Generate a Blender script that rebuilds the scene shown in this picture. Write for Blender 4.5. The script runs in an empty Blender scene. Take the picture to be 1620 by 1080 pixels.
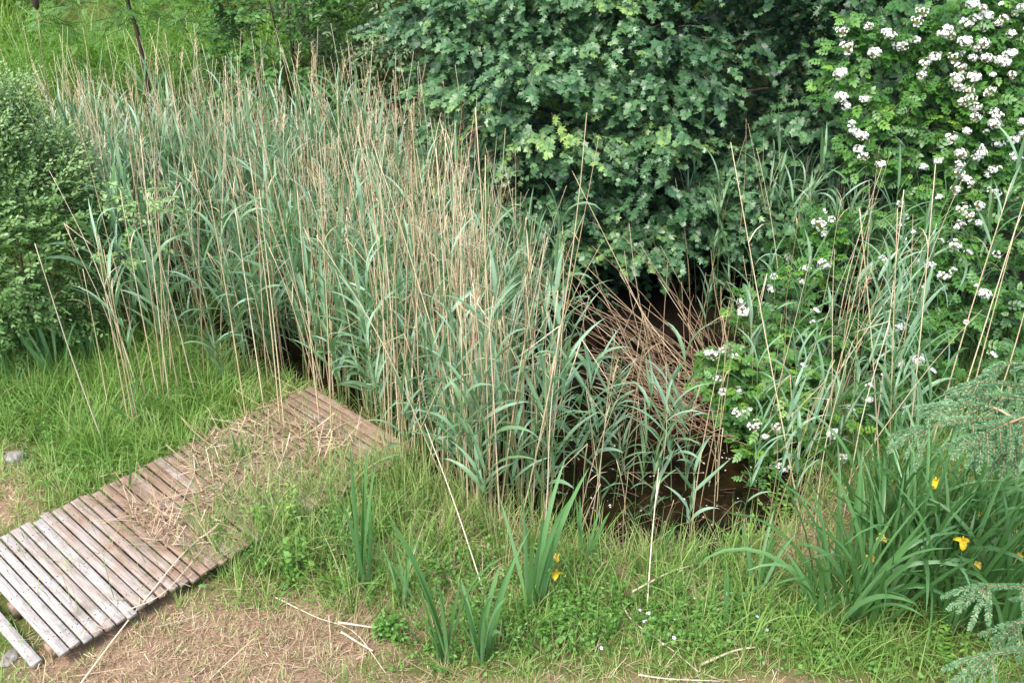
import bpy, math
import numpy as np
from mathutils import Vector, Matrix, Euler

RNG = np.random.default_rng(11)
def U(a, b, n=None): return RNG.uniform(a, b, n)
def N(m, s, n=None): return RNG.normal(m, s, n)
R = math.radians
scene = bpy.context.scene
col = scene.collection

# ------------------------------------------------------------------ camera
H, PITCH, F = 4.6, R(30), 1640.0
CP, SP = math.cos(PITCH), math.sin(PITCH)
def ray(px, py):
    a = (np.asarray(px, float) - 810) / F
    b = (np.asarray(py, float) - 540) / F
    return np.stack([a, CP - b * SP, -SP - b * CP], -1)
def ground(px, py, z=0.0):
    r = ray(px, py); t = (z - H) / r[..., 2]
    return np.array([0, 0, H]) + r * np.asarray(t)[..., None]
def at(px, py, Y):
    r = ray(px, py); t = np.asarray(Y, float) / r[..., 1]
    return np.array([0, 0, H]) + r * np.asarray(t)[..., None]
def proj(P):
    P = np.asarray(P, float); d = P - np.array([0, 0, H])
    z = d[..., 1] * CP - d[..., 2] * SP
    y = d[..., 1] * SP + d[..., 2] * CP
    return 810 + F * d[..., 0] / z, 540 - F * y / z

cam_d = bpy.data.cameras.new('camera'); cam = bpy.data.objects.new('camera', cam_d); col.objects.link(cam)
cam_d.sensor_width = 36; cam_d.lens = 36 * F / 1620; cam_d.clip_end = 500
cam.location = (0, 0, H); cam.rotation_euler = (math.pi / 2 - PITCH, 0, 0)
scene.camera = cam

# ------------------------------------------------------------------ geometry kit
class Geo:
    """vertices, quads, triangles and one random number per face"""
    def __init__(s, V, Q=None, T=None, aQ=None, aT=None):
        s.V = np.asarray(V, float).reshape(-1, 3)
        s.Q = np.zeros((0, 4), int) if Q is None else np.asarray(Q, int).reshape(-1, 4)
        s.T = np.zeros((0, 3), int) if T is None else np.asarray(T, int).reshape(-1, 3)
        s.aQ = np.zeros(len(s.Q)) if aQ is None else np.asarray(aQ, float)
        s.aT = np.zeros(len(s.T)) if aT is None else np.asarray(aT, float)
    def moved(s, M=None, loc=(0, 0, 0)):
        V = s.V if M is None else s.V @ np.asarray(M).T
        return Geo(V + np.asarray(loc), s.Q, s.T, s.aQ, s.aT)

def merge(gs):
    V, Q, T, aQ, aT, o = [], [], [], [], [], 0
    for g in gs:
        V.append(g.V); Q.append(g.Q + o); T.append(g.T + o); aQ.append(g.aQ); aT.append(g.aT); o += len(g.V)
    if not V: return Geo(np.zeros((0, 3)))
    return Geo(np.concatenate(V), np.concatenate(Q), np.concatenate(T), np.concatenate(aQ), np.concatenate(aT))

def instances(g, Ms, locs, rnd, keep=0.0):
    """many copies of a leaf-sized shape inside ONE crown or tuft; Ms (N,3,3), locs (N,3)"""
    n, v = len(locs), len(g.V)
    V = np.einsum('nij,vj->nvi', Ms, g.V) + np.asarray(locs)[:, None, :]
    off = (np.arange(n) * v)[:, None, None]
    Q = (g.Q[None] + off).reshape(-1, 4); T = (g.T[None] + off).reshape(-1, 3)
    rnd = np.asarray(rnd, float)
    aQ = (rnd[:, None] + keep * g.aQ[None]).ravel(); aT = (rnd[:, None] + keep * g.aT[None]).ravel()
    return Geo(V.reshape(-1, 3), Q, T, aQ, aT)

def unit(v): return v / (np.linalg.norm(v, axis=-1, keepdims=True) + 1e-9)
def frames(tip, nrm, size):
    """matrices whose y runs to the tip and z along the leaf normal"""
    y = unit(tip); x = unit(np.cross(y, nrm)); z = np.cross(x, y)
    return np.stack([x, y, z], -1) * np.asarray(size)[:, None, None]

def blades(base, az, e0, bend, L, W, seg=5, across=2, twist=0.0, p=1.4, prof='grass', fold=0.18, rnd=None):
    n = len(base); az, e0, bend, L, W = [np.broadcast_to(np.asarray(q, float), (n,)) for q in (az, e0, bend, L, W)]
    t = np.linspace(0, 1, seg + 1); tm = (t[1:] + t[:-1]) / 2
    e = e0[:, None] - bend[:, None] * tm[None] ** p
    st = (L / seg)[:, None]
    h = np.concatenate([np.zeros((n, 1)), np.cumsum(np.cos(e) * st, 1)], 1)
    z = np.concatenate([np.zeros((n, 1)), np.cumsum(np.sin(e) * st, 1)], 1)
    ca, sa = np.cos(az)[:, None], np.sin(az)[:, None]
    S = np.stack([base[:, 0:1] + h * ca, base[:, 1:2] + h * sa, base[:, 2:3] + z], -1)
    ev = e0[:, None] - bend[:, None] * t[None] ** p
    tang = np.stack([np.cos(ev) * ca, np.cos(ev) * sa, np.sin(ev)], -1)
    wd = np.stack([-sa, ca, 0 * ca], -1) + 0 * tang
    nr = np.cross(tang, wd)
    tw = np.broadcast_to(np.asarray(twist, float), (n,))[:, None]
    if prof == 'reed': tw = tw * t[None]
    else: tw = tw + 0 * t[None]
    wv = wd * np.cos(tw)[..., None] + nr * np.sin(tw)[..., None]
    nv = -wd * np.sin(tw)[..., None] + nr * np.cos(tw)[..., None]
    if prof == 'grass': w = np.clip((1 - t), 0, 1) ** 0.7 + 0.04
    elif prof == 'reed': w = np.interp(t, [0, .12, .35, .7, 1], [.45, .85, 1, .62, .03])
    elif prof == 'iris': w = np.interp(t, [0, .3, .7, .9, 1], [.8, 1, .85, .45, .04])
    else: w = np.ones_like(t)
    hw = (W[:, None] * w[None] / 2)[..., None]
    if across == 3: rows = [S - wv * hw, S - nv * hw * fold * 2, S + wv * hw]
    else: rows = [S - wv * hw, S + wv * hw]
    V = np.stack(rows, 2)                                   # n, seg+1, across, 3
    k = across
    idx = np.arange(n * (seg + 1) * k).reshape(n, seg + 1, k)
    Q = np.stack([idx[:, :-1, :-1], idx[:, :-1, 1:], idx[:, 1:, 1:], idx[:, 1:, :-1]], -1)
    r = U(0, 1, n) if rnd is None else np.asarray(rnd)
    a = np.broadcast_to(r[:, None, None], Q.shape[:3]).ravel()
    return Geo(V.reshape(-1, 3), Q.reshape(-1, 4), None, a)

def tubes(P, rad, sides=4, rnd=None, cap=True):
    """P (n,K,3) paths, rad (n,K) radii"""
    P = np.asarray(P, float)
    if P.ndim == 2: P = P[None]
    n, K, _ = P.shape
    rad = np.broadcast_to(np.asarray(rad, float), (n, K))
    t = unit(np.gradient(P, axis=1))
    ref = np.where(np.abs(t[:, :1, 2:3]) > .8, np.array([1., 0, 0]), np.array([0, 0, 1.])) + 0 * t
    a = unit(np.cross(t, ref)); b = np.cross(t, a)
    ang = np.arange(sides) / sides * 2 * math.pi
    V = P[:, :, None] + rad[..., None, None] * (a[:, :, None] * np.cos(ang)[:, None] + b[:, :, None] * np.sin(ang)[:, None])
    idx = np.arange(n * K * sides).reshape(n, K, sides); nx = np.roll(idx, -1, 2)
    Q = np.stack([idx[:, :-1], nx[:, :-1], nx[:, 1:], idx[:, 1:]], -1).reshape(-1, 4)
    r = U(0, 1, n) if rnd is None else np.broadcast_to(np.asarray(rnd, float), (n,))
    aQ = np.repeat(r, (K - 1) * sides)
    T, aT = None, None
    if cap:
        top = idx[:, -1]; T = np.concatenate([np.stack([top[:, 0], top[:, i], top[:, i + 1]], -1) for i in range(1, sides - 1)])
        aT = np.tile(r, sides - 2)
    return Geo(V.reshape(-1, 3), Q, T, aQ, aT)

def spline(pts, k):
    pts = np.asarray(pts, float); m = len(pts)
    d = np.concatenate([[0], np.cumsum(np.linalg.norm(np.diff(pts, axis=0), axis=1))])
    t = np.linspace(0, d[-1], k)
    ext = np.concatenate([[2 * pts[0] - pts[1]], pts, [2 * pts[-1] - pts[-2]]])
    out = np.empty((k, 3))
    for i, tt in enumerate(t):
        j = min(np.searchsorted(d, tt, 'right') - 1, m - 2); u = (tt - d[j]) / (d[j + 1] - d[j] + 1e-9)
        p0, p1, p2, p3 = ext[j], ext[j + 1], ext[j + 2], ext[j + 3]
        out[i] = .5 * (2 * p1 + (p2 - p0) * u + (2 * p0 - 5 * p1 + 4 * p2 - p3) * u ** 2 + (3 * p1 - p0 - 3 * p2 + p3) * u ** 3)
    return out

def mesh_of(name, g, mat, smooth=True):
    me = bpy.data.meshes.new(name)
    nq, nt = len(g.Q), len(g.T)
    me.vertices.add(len(g.V)); me.vertices.foreach_set('co', g.V.astype(np.float32).ravel())
    me.loops.add(nq * 4 + nt * 3); me.polygons.add(nq + nt)
    me.loops.foreach_set('vertex_index', np.concatenate([g.Q.ravel(), g.T.ravel()]).astype(np.int32))
    st = np.concatenate([np.arange(nq) * 4, nq * 4 + np.arange(nt) * 3]).astype(np.int32)
    me.polygons.foreach_set('loop_start', st)
    me.update(calc_edges=True)
    at_ = me.attributes.new('rnd', 'FLOAT', 'FACE')
    at_.data.foreach_set('value', np.concatenate([g.aQ, g.aT]).astype(np.float32))
    if smooth: me.polygons.foreach_set('use_smooth', np.ones(nq + nt, bool))
    me.materials.append(mat)
    return me

def link(name, data, parent=None):
    o = bpy.data.objects.new(name, data); col.objects.link(o)
    if parent is not None: o.parent = parent
    return o
def part(name, g, mat, parent, smooth=True, label=None):
    o = link(name, mesh_of(name, g, mat, smooth), parent)
    if label: o['label'] = label
    return o
def tag(o, label, cat=None, group=None, kind=None):
    o['label'] = label
    if cat: o['category'] = cat
    if group: o['group'] = group
    if kind: o['kind'] = kind
    return o
def thing(name, label, cat, loc=(0, 0, 0), group=None):
    o = link(name, None); o.location = tuple(float(v) for v in loc)
    return tag(o, label, cat, group)
def solo(name, g, mat, label, cat, group=None, smooth=True):
    c = np.array([g.V[:, 0].mean(), g.V[:, 1].mean(), g.V[:, 2].min()])
    o = link(name, mesh_of(name, g.moved(None, -c), mat, smooth)); o.location = tuple(c)
    return tag(o, label, cat, group)
def stuff(name, g, mat, label, cat, group=None):
    o = link(name, mesh_of(name, g, mat)); return tag(o, label, cat, group, 'stuff')
def rel(g, loc): return g.moved(None, -np.asarray(loc, float))

# ------------------------------------------------------------------ materials
def lin(c): return tuple(((v / 255) / 12.92 if v / 255 <= .04045 else ((v / 255 + .055) / 1.055) ** 2.4) for v in c)
def new_mat(name):
    m = bpy.data.materials.new(name); m.use_nodes = True; nt = m.node_tree
    for n in list(nt.nodes): nt.nodes.remove(n)
    return m, nt, nt.nodes.new, nt.links.new
def ramp_node(nt, stops):
    r = nt.nodes.new('ShaderNodeValToRGB'); cr = r.color_ramp
    while len(cr.elements) < len(stops): cr.elements.new(.5)
    for e, (p, c) in zip(cr.elements, stops): e.position = p; e.color = (*c, 1)
    return r
def plant_mat(name, stops, transl=.3, rough=.5, spec=.4, noise=.12, nscale=9, tint=(1.15, 1.25, .55), objr=.25):
    """leaf or stalk: colour by leaf number, by plant and by a slow noise"""
    m, nt, nn, ln = new_mat(name)
    a = nn('ShaderNodeAttribute'); a.attribute_name = 'rnd'
    oi = nn('ShaderNodeObjectInfo'); tc = nn('ShaderNodeTexCoord')
    nz = nn('ShaderNodeTexNoise'); nz.inputs['Scale'].default_value = nscale; nz.inputs['Detail'].default_value = 3
    ln(tc.outputs['Object'], nz.inputs['Vector'])
    def math_(op, x, y):
        k = nn('ShaderNodeMath'); k.operation = op
        for i, v in enumerate((x, y)):
            if isinstance(v, (int, float)): k.inputs[i].default_value = v
            else: ln(v, k.inputs[i])
        return k.outputs[0]
    s = math_('ADD', a.outputs['Fac'], math_('MULTIPLY', math_('SUBTRACT', nz.outputs['Fac'], .5), noise * 4))
    s = math_('ADD', s, math_('MULTIPLY', math_('SUBTRACT', oi.outputs['Random'], .5), objr * 2))
    rp = ramp_node(nt, stops); ln(s, rp.inputs['Fac'])
    b = nn('ShaderNodeBsdfPrincipled'); b.inputs['Roughness'].default_value = rough
    b.inputs['Specular IOR Level'].default_value = spec
    ln(rp.outputs['Color'], b.inputs['Base Color'])
    out = nn('ShaderNodeOutputMaterial')
    if transl > 0:
        mc = nn('ShaderNodeMixRGB'); mc.blend_type = 'MULTIPLY'; mc.inputs['Fac'].default_value = 1
        mc.inputs['Color2'].default_value = (*tint, 1); ln(rp.outputs['Color'], mc.inputs['Color1'])
        tr = nn('ShaderNodeBsdfTranslucent'); ln(mc.outputs['Color'], tr.inputs['Color'])
        mx = nn('ShaderNodeMixShader'); mx.inputs['Fac'].default_value = transl
        ln(b.outputs['BSDF'], mx.inputs[1]); ln(tr.outputs['BSDF'], mx.inputs[2]); ln(mx.outputs['Shader'], out.inputs['Surface'])
    else: ln(b.outputs['BSDF'], out.inputs['Surface'])
    return m
def S_(*cs):
    n = len(cs); return [(i / max(1, n - 1), c) for i, c in enumerate(cs)]

M_dead = plant_mat('dry_reed_straw', S_((.19, .125, .065), (.35, .26, .14), (.47, .37, .215), (.56, .465, .30), (.64, .56, .41)), .08, .6, .25, .06, 3, (1, .9, .7), .3)
M_old = plant_mat('old_brown_reed', S_((.10, .06, .035), (.20, .125, .075), (.31, .205, .13), (.45, .33, .22)), .05, .65, .25, .06, 3, (1, .9, .7), .45)
M_litter = plant_mat('straw_litter', S_((.14, .085, .05), (.26, .17, .10), (.37, .265, .165), (.54, .44, .31)), .1, .75, .2, .06, 5, (1, .9, .7), 0)
M_pale = plant_mat('pale_straw', S_((.48, .39, .26), (.62, .53, .38)), .1, .6, .3, .05, 5, (1, .9, .7), .2)
M_reed = plant_mat('reed_leaf', S_((.122, .212, .080), (.155, .265, .138), (.20, .335, .20), (.285, .43, .305)), .33, .40, .5, .08, 4, (1.1, 1.3, .6), .22)
M_reedstem = plant_mat('reed_stem', S_((.09, .16, .04), (.15, .24, .075)), .1, .5, .4, .05, 4)
M_iris = plant_mat('iris_leaf', S_((.055, .14, .036), (.09, .205, .062), (.14, .285, .11), (.23, .38, .19)), .28, .4, .5, .07, 5, (1.1, 1.3, .5), .15)
M_grass = plant_mat('lawn_grass', S_((.075, .165, .026), (.12, .245, .042), (.18, .32, .065), (.27, .38, .11), (.44, .40, .21), (.52, .44, .28)), .35, .55, .3, .05, 2, (1.1, 1.2, .45), 0)
M_sedge = plant_mat('tall_grass', S_((.085, .175, .035), (.14, .25, .055), (.22, .32, .09), (.36, .37, .16), (.50, .43, .26)), .3, .55, .3, .05, 2, (1.1, 1.2, .45), 0)
M_bank = plant_mat('bank_grass', S_((.075, .16, .028), (.135, .27, .048), (.21, .36, .075), (.31, .44, .14)), .35, .5, .35, .09, .8, (1.1, 1.2, .45), 0)
M_weed = plant_mat('weed_leaf', S_((.06, .15, .025), (.10, .23, .04), (.15, .30, .06)), .3, .5, .4, .06, 4, (1.1, 1.25, .45), 0)
M_herb = plant_mat('herb_leaf', S_((.10, .23, .035), (.16, .32, .05), (.24, .40, .08)), .35, .5, .4, .06, 4, (1.1, 1.2, .45), 0)
M_maple = plant_mat('maple_leaf', S_((.020, .060, .022), (.037, .100, .037), (.062, .145, .055), (.105, .205, .075), (.20, .31, .075)), .2, .42, .5, .05, 1.2, (1.1, 1.3, .5), 0)
M_willow = plant_mat('willow_leaf', S_((.075, .175, .042), (.135, .275, .068), (.225, .37, .13), (.37, .49, .24)), .42, .45, .45, .08, 1.2, (1.1, 1.25, .5), 0)
M_hazel = plant_mat('hazel_leaf', S_((.045, .13, .022), (.075, .19, .035), (.12, .25, .055)), .3, .5, .4, .06, 1.2, (1.1, 1.2, .45), 0)
M_sallow = plant_mat('sallow_leaf', S_((.09, .15, .06), (.13, .20, .085), (.19, .26, .13)), .3, .5, .4, .06, 1.2, (1.1, 1.2, .5), 0)
M_rose = plant_mat('rose_leaf', S_((.028, .090, .018), (.050, .145, .026), (.090, .22, .036), (.24, .42, .05)), .28, .42, .5, .06, 1.5, (1.1, 1.25, .45), 0)
M_petal = plant_mat('white_petal', [(0, (.50, .42, .16)), (.03, (.50, .42, .16)), (.06, (.56, .54, .49)), (.35, (.70, .69, .66)), (1, (.78, .78, .76))], .2, .6, .2, .0, 5, (1, 1, .95), 0)
M_yellow = plant_mat('yellow_petal', S_((.72, .46, .02), (.80, .62, .03)), .25, .5, .3, .05, 5, (1, 1, .5), 0)
M_wilt = plant_mat('wilted_petal', S_((.55, .36, .05), (.68, .50, .08)), .2, .6, .2, .05, 5, (1, .9, .5), 0)
M_blue = plant_mat('pale_blue_petal', [(0, (.6, .5, .1)), (.02, (.6, .5, .1)), (.05, (.5, .6, .74)), (1, (.72, .76, .8))], .2, .6, .2, .02, 5, (1, 1, 1), 0)
M_needle = plant_mat('spruce_needle', S_((.07, .16, .068), (.13, .26, .118), (.235, .385, .205)), .1, .45, .5, .05, 6, (1.1, 1.2, .6), 0)
M_twig = plant_mat('spruce_twig', S_((.30, .19, .10), (.42, .29, .16)), 0, .7, .2, .1, 20, objr=0)
M_bark = plant_mat('bark', S_((.035, .027, .02), (.065, .05, .037), (.10, .08, .06)), 0, .9, .1, .3, 14, objr=0)

def board_mat(name):
    """weathered plank: brown wood, worn to silver grey where 'rnd' is high; grain, knots and lichen specks"""
    m, nt, nn, ln = new_mat(name)
    a = nn('ShaderNodeAttribute'); a.attribute_name = 'rnd'
    tc = nn('ShaderNodeTexCoord'); mp = nn('ShaderNodeMapping'); ln(tc.outputs['Object'], mp.inputs['Vector'])
    mp.vector_type = 'TEXTURE'; mp.inputs['Rotation'].default_value = (0, 0, -BOARD_ROT); mp.inputs['Scale'].default_value = (.55, .03, .03)
    g = nn('ShaderNodeTexNoise'); g.inputs['Scale'].default_value = 2.2; g.inputs['Detail'].default_value = 6; g.inputs['Roughness'].default_value = .7
    ln(mp.outputs['Vector'], g.inputs['Vector'])
    p = nn('ShaderNodeTexNoise'); p.inputs['Scale'].default_value = 5; p.inputs['Detail'].default_value = 5; ln(tc.outputs['Object'], p.inputs['Vector'])
    s = nn('ShaderNodeTexNoise'); s.inputs['Scale'].default_value = 55; s.inputs['Detail'].default_value = 2; ln(tc.outputs['Object'], s.inputs['Vector'])
    brown = ramp_node(nt, [(.25, (.10, .062, .044)), (.5, (.225, .152, .105)), (.75, (.35, .255, .185))])
    grey = ramp_node(nt, [(.25, (.17, .15, .13)), (.5, (.33, .30, .275)), (.75, (.47, .44, .41))])
    ln(g.outputs['Fac'], brown.inputs['Fac']); ln(g.outputs['Fac'], grey.inputs['Fac'])
    ad = nn('ShaderNodeMath'); ad.operation = 'ADD'; ln(a.outputs['Fac'], ad.inputs[0]); ln(p.outputs['Fac'], ad.inputs[1])
    mr = nn('ShaderNodeMapRange'); mr.inputs['From Min'].default_value = .75; mr.inputs['From Max'].default_value = 1.25; ln(ad.outputs[0], mr.inputs['Value'])
    mx = nn('ShaderNodeMixRGB'); ln(mr.outputs['Result'], mx.inputs['Fac']); ln(brown.outputs['Color'], mx.inputs['Color1']); ln(grey.outputs['Color'], mx.inputs['Color2'])
    sp = nn('ShaderNodeMapRange'); sp.inputs['From Min'].default_value = .66; sp.inputs['From Max'].default_value = .72; ln(s.outputs['Fac'], sp.inputs['Value'])
    m2 = nn('ShaderNodeMixRGB'); ln(sp.outputs['Result'], m2.inputs['Fac']); ln(mx.outputs['Color'], m2.inputs['Color1']); m2.inputs['Color2'].default_value = (.07, .055, .035, 1)
    mo = nn('ShaderNodeTexNoise'); mo.inputs['Scale'].default_value = 3.1; mo.inputs['Detail'].default_value = 8; mo.inputs['Roughness'].default_value = .75; ln(tc.outputs['Object'], mo.inputs['Vector'])
    mm = nn('ShaderNodeMapRange'); mm.inputs['From Min'].default_value = .54; mm.inputs['From Max'].default_value = .70; mm.inputs['To Max'].default_value = .6; ln(mo.outputs['Fac'], mm.inputs['Value'])
    m3 = nn('ShaderNodeMixRGB'); ln(mm.outputs['Result'], m3.inputs['Fac']); ln(m2.outputs['Color'], m3.inputs['Color1']); m3.inputs['Color2'].default_value = (.075, .068, .036, 1)
    b = nn('ShaderNodeBsdfPrincipled'); b.inputs['Roughness'].default_value = .85; b.inputs['Specular IOR Level'].default_value = .2
    ln(m3.outputs['Color'], b.inputs['Base Color'])
    bp = nn('ShaderNodeBump'); bp.inputs['Strength'].default_value = .5; bp.inputs['Distance'].default_value = .006; ln(g.outputs['Fac'], bp.inputs['Height']); ln(bp.outputs['Normal'], b.inputs['Normal'])
    out = nn('ShaderNodeOutputMaterial'); ln(b.outputs['BSDF'], out.inputs['Surface'])
    return m

def ground_mat():
    m, nt, nn, ln = new_mat('soil_and_thatch')
    tc = nn('ShaderNodeTexCoord')
    def noise(sc, det=6, ro=.65):
        z = nn('ShaderNodeTexNoise'); z.inputs['Scale'].default_value = sc; z.inputs['Detail'].default_value = det; z.inputs['Roughness'].default_value = ro
        ln(tc.outputs['Object'], z.inputs['Vector']); return z
    n1, n2, n3 = noise(8, 10, .78), noise(1.7), noise(120, 3)
    dry = ramp_node(nt, [(.28, (.085, .05, .03)), (.45, (.185, .122, .075)), (.6, (.31, .218, .138)), (.75, (.42, .315, .21))])
    gr = ramp_node(nt, [(.3, (.05, .05, .018)), (.5, (.09, .11, .03)), (.7, (.14, .17, .05))])
    dark_soil = ramp_node(nt, [(.3, (.010, .008, .005)), (.7, (.020, .014, .009))])
    mixn = nn('ShaderNodeMixRGB'); mixn.inputs['Fac'].default_value = .5; ln(n1.outputs['Fac'], mixn.inputs['Color1']); ln(n3.outputs['Fac'], mixn.inputs['Color2'])
    for r in (dry, gr, dark_soil): ln(mixn.outputs['Color'], r.inputs['Fac'])
    a = nn('ShaderNodeAttribute'); a.attribute_name = 'dry'
    ad = nn('ShaderNodeMath'); ad.operation = 'ADD'; ln(a.outputs['Fac'], ad.inputs[0]); ln(n2.outputs['Fac'], ad.inputs[1])
    mr = nn('ShaderNodeMapRange'); mr.inputs['From Min'].default_value = .65; mr.inputs['From Max'].default_value = 1.05; ln(ad.outputs[0], mr.inputs['Value'])
    mx = nn('ShaderNodeMixRGB'); ln(mr.outputs['Result'], mx.inputs['Fac']); ln(gr.outputs['Color'], mx.inputs['Color1']); ln(dry.outputs['Color'], mx.inputs['Color2'])
    w = nn('ShaderNodeAttribute'); w.attribute_name = 'dark_soil'
    m2 = nn('ShaderNodeMixRGB'); ln(w.outputs['Fac'], m2.inputs['Fac']); ln(mx.outputs['Color'], m2.inputs['Color1']); ln(dark_soil.outputs['Color'], m2.inputs['Color2'])
    b = nn('ShaderNodeBsdfPrincipled'); b.inputs['Roughness'].default_value = .95; b.inputs['Specular IOR Level'].default_value = .1
    ln(m2.outputs['Color'], b.inputs['Base Color'])
    bp = nn('ShaderNodeBump'); bp.inputs['Strength'].default_value = .8; bp.inputs['Distance'].default_value = .02; ln(mixn.outputs['Color'], bp.inputs['Height']); ln(bp.outputs['Normal'], b.inputs['Normal'])
    out = nn('ShaderNodeOutputMaterial'); ln(b.outputs['BSDF'], out.inputs['Surface'])
    return m

def water_mat():
    m, nt, nn, ln = new_mat('pond_water')
    tc = nn('ShaderNodeTexCoord'); z = nn('ShaderNodeTexNoise'); z.inputs['Scale'].default_value = 3.5; z.inputs['Detail'].default_value = 7; z.inputs['Roughness'].default_value = .7
    ln(tc.outputs['Object'], z.inputs['Vector'])
    r = ramp_node(nt, [(.42, (.004, .003, .002)), (.58, (.016, .0095, .004)), (.72, (.030, .017, .007))]); ln(z.outputs['Fac'], r.inputs['Fac'])
    b = nn('ShaderNodeBsdfPrincipled'); b.inputs['Roughness'].default_value = .06; b.inputs['IOR'].default_value = 1.33
    ln(r.outputs['Color'], b.inputs['Base Color'])
    z2 = nn('ShaderNodeTexNoise'); z2.inputs['Scale'].default_value = 12; ln(tc.outputs['Object'], z2.inputs['Vector'])
    bp = nn('ShaderNodeBump'); bp.inputs['Strength'].default_value = .12; bp.inputs['Distance'].default_value = .01; ln(z2.outputs['Fac'], bp.inputs['Height']); ln(bp.outputs['Normal'], b.inputs['Normal'])
    out = nn('ShaderNodeOutputMaterial'); ln(b.outputs['BSDF'], out.inputs['Surface'])
    return m

def stone_mat():
    m, nt, nn, ln = new_mat('lichen_stone')
    tc = nn('ShaderNodeTexCoord'); z = nn('ShaderNodeTexNoise'); z.inputs['Scale'].default_value = 22; z.inputs['Detail'].default_value = 6; ln(tc.outputs['Object'], z.inputs['Vector'])
    r = ramp_node(nt, [(.3, (.08, .07, .06)), (.5, (.19, .17, .15)), (.7, (.32, .30, .27))]); ln(z.outputs['Fac'], r.inputs['Fac'])
    b = nn('ShaderNodeBsdfPrincipled'); b.inputs['Roughness'].default_value = .9; ln(r.outputs['Color'], b.inputs['Base Color'])
    bp = nn('ShaderNodeBump'); bp.inputs['Strength'].default_value = .7; bp.inputs['Distance'].default_value = .01; ln(z.outputs['Fac'], bp.inputs['Height']); ln(bp.outputs['Normal'], b.inputs['Normal'])
    out = nn('ShaderNodeOutputMaterial'); ln(b.outputs['BSDF'], out.inputs['Surface'])
    return m

# ------------------------------------------------------------------ terrain
POND = np.concatenate([ground(*np.array([(360, 560), (440, 585), (520, 625), (600, 690), (660, 760), (760, 812), (880, 858), (1010, 884), (1150, 876), (1240, 838), (1290, 770), (1330, 690)]).T)[:, :2],
                       np.array([(2.6, 7.6), (2.2, 8.2), (1.2, 8.45), (-.6, 8.6), (-2.4, 8.9), (-3.0, 8.4)])])
def pond_sd(x, y):
    """signed distance to the pond's edge, positive on the water"""
    p = np.stack([x, y], -1); d = np.full(x.shape, 1e9); ins = np.zeros(x.shape, bool)
    for i in range(len(POND)):
        a, b = POND[i], POND[(i + 1) % len(POND)]; ab = b - a
        t = np.clip(((p - a) @ ab) / (ab @ ab), 0, 1)
        d = np.minimum(d, np.linalg.norm(p - a - t[..., None] * ab, axis=-1))
        cond = ((a[1] > y) != (b[1] > y)) & (x < (b[0] - a[0]) * (y - a[1]) / (b[1] - a[1] + 1e-12) + a[0])
        ins ^= cond
    return np.where(ins, d, -d)
def sstep(a, b, v): t = np.clip((v - a) / (b - a), 0, 1); return t * t * (3 - 2 * t)
def gz(x, y):
    x = np.asarray(x, float); y = np.asarray(y, float)
    z = .02 * np.sin(2.1 * x + 1.3 * y) + .015 * np.sin(4.3 * x - 3.1 * y + 1) + .008 * np.sin(9 * x + 7.7 * y)
    z = z - .42 * sstep(-.12, .45, pond_sd(x, y))
    hill = np.clip(y - 10.4 - .12 * np.clip(x, -20, 20), 0, None)
    z = z + .36 * hill * sstep(0, 1.5, hill) * np.where(hill > 14, 14 / np.maximum(hill, 1e-6), 1)
    z = z + sstep(.3, 2, hill) * (.16 * np.sin(1.3 * x + .7 * y) + .13 * np.sin(2.3 * y - 1.1 * x))
    return z
def dryness(x, y):
    px, py = proj(np.stack([x, y, 0 * x], -1))
    d = np.zeros(x.shape)
    def blob(cx, cy, rx, ry, s): return s * np.exp(-(((px - cx) / rx) ** 2 + ((py - cy) / ry) ** 2))
    d += blob(330, 1020, 210, 75, 1.0) + blob(200, 1080, 170, 60, .8) + blob(720, 1095, 330, 30, .5) + blob(1130, 1095, 260, 25, .4)
    d += blob(10, 780, 60, 60, .6) + blob(470, 700, 150, 60, .6) + blob(1270, 850, 90, 70, .8) + blob(750, 830, 160, 60, .6) + blob(420, 860, 60, 80, .4) + blob(540, 1010, 90, 45, .6) + blob(600, 900, 120, 60, .4) + blob(960, 920, 130, 30, .55) + blob(1100, 940, 70, 30, .5) + blob(700, 970, 90, 40, .35)
    return np.clip(d, 0, 1)
def onground(x, y): return np.stack([x, y, gz(x, y)], -1)

gx = np.unique(np.round(np.concatenate([np.linspace(-5.5, 4.5, 180), -5.5 - np.geomspace(.1, 60, 26), 4.5 + np.geomspace(.1, 60, 26)]), 4))
gy = np.unique(np.round(np.concatenate([np.linspace(2.5, 11, 150), 11 + np.geomspace(.08, 90, 50), 2.5 - np.geomspace(.1, 40, 18)]), 4))
GX, GY = np.meshgrid(gx, gy); GZ = gz(GX, GY)
i = np.arange(GX.size).reshape(GX.shape)
Qg = np.stack([i[:-1, :-1], i[:-1, 1:], i[1:, 1:], i[1:, :-1]], -1).reshape(-1, 4)
gg = Geo(np.stack([GX, GY, GZ], -1).reshape(-1, 3), Qg)
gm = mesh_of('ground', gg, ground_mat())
for nm, val in (('dry', dryness(GX.ravel(), GY.ravel())), ('dark_soil', np.maximum(sstep(-.25, .1, pond_sd(GX.ravel(), GY.ravel())), sstep(7.3, 7.8, GY.ravel()) * sstep(-.9, -.3, GX.ravel()) * sstep(11.5, 10.5, GY.ravel()) * sstep(9, 6, GX.ravel())))):  # wet soil at the pond; the ground under the maple gets the same dark colour
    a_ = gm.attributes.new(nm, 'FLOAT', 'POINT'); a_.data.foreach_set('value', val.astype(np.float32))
tag(link('ground', gm), 'grassy garden ground with brown dry patches and a sloping bank', kind='structure')

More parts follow.
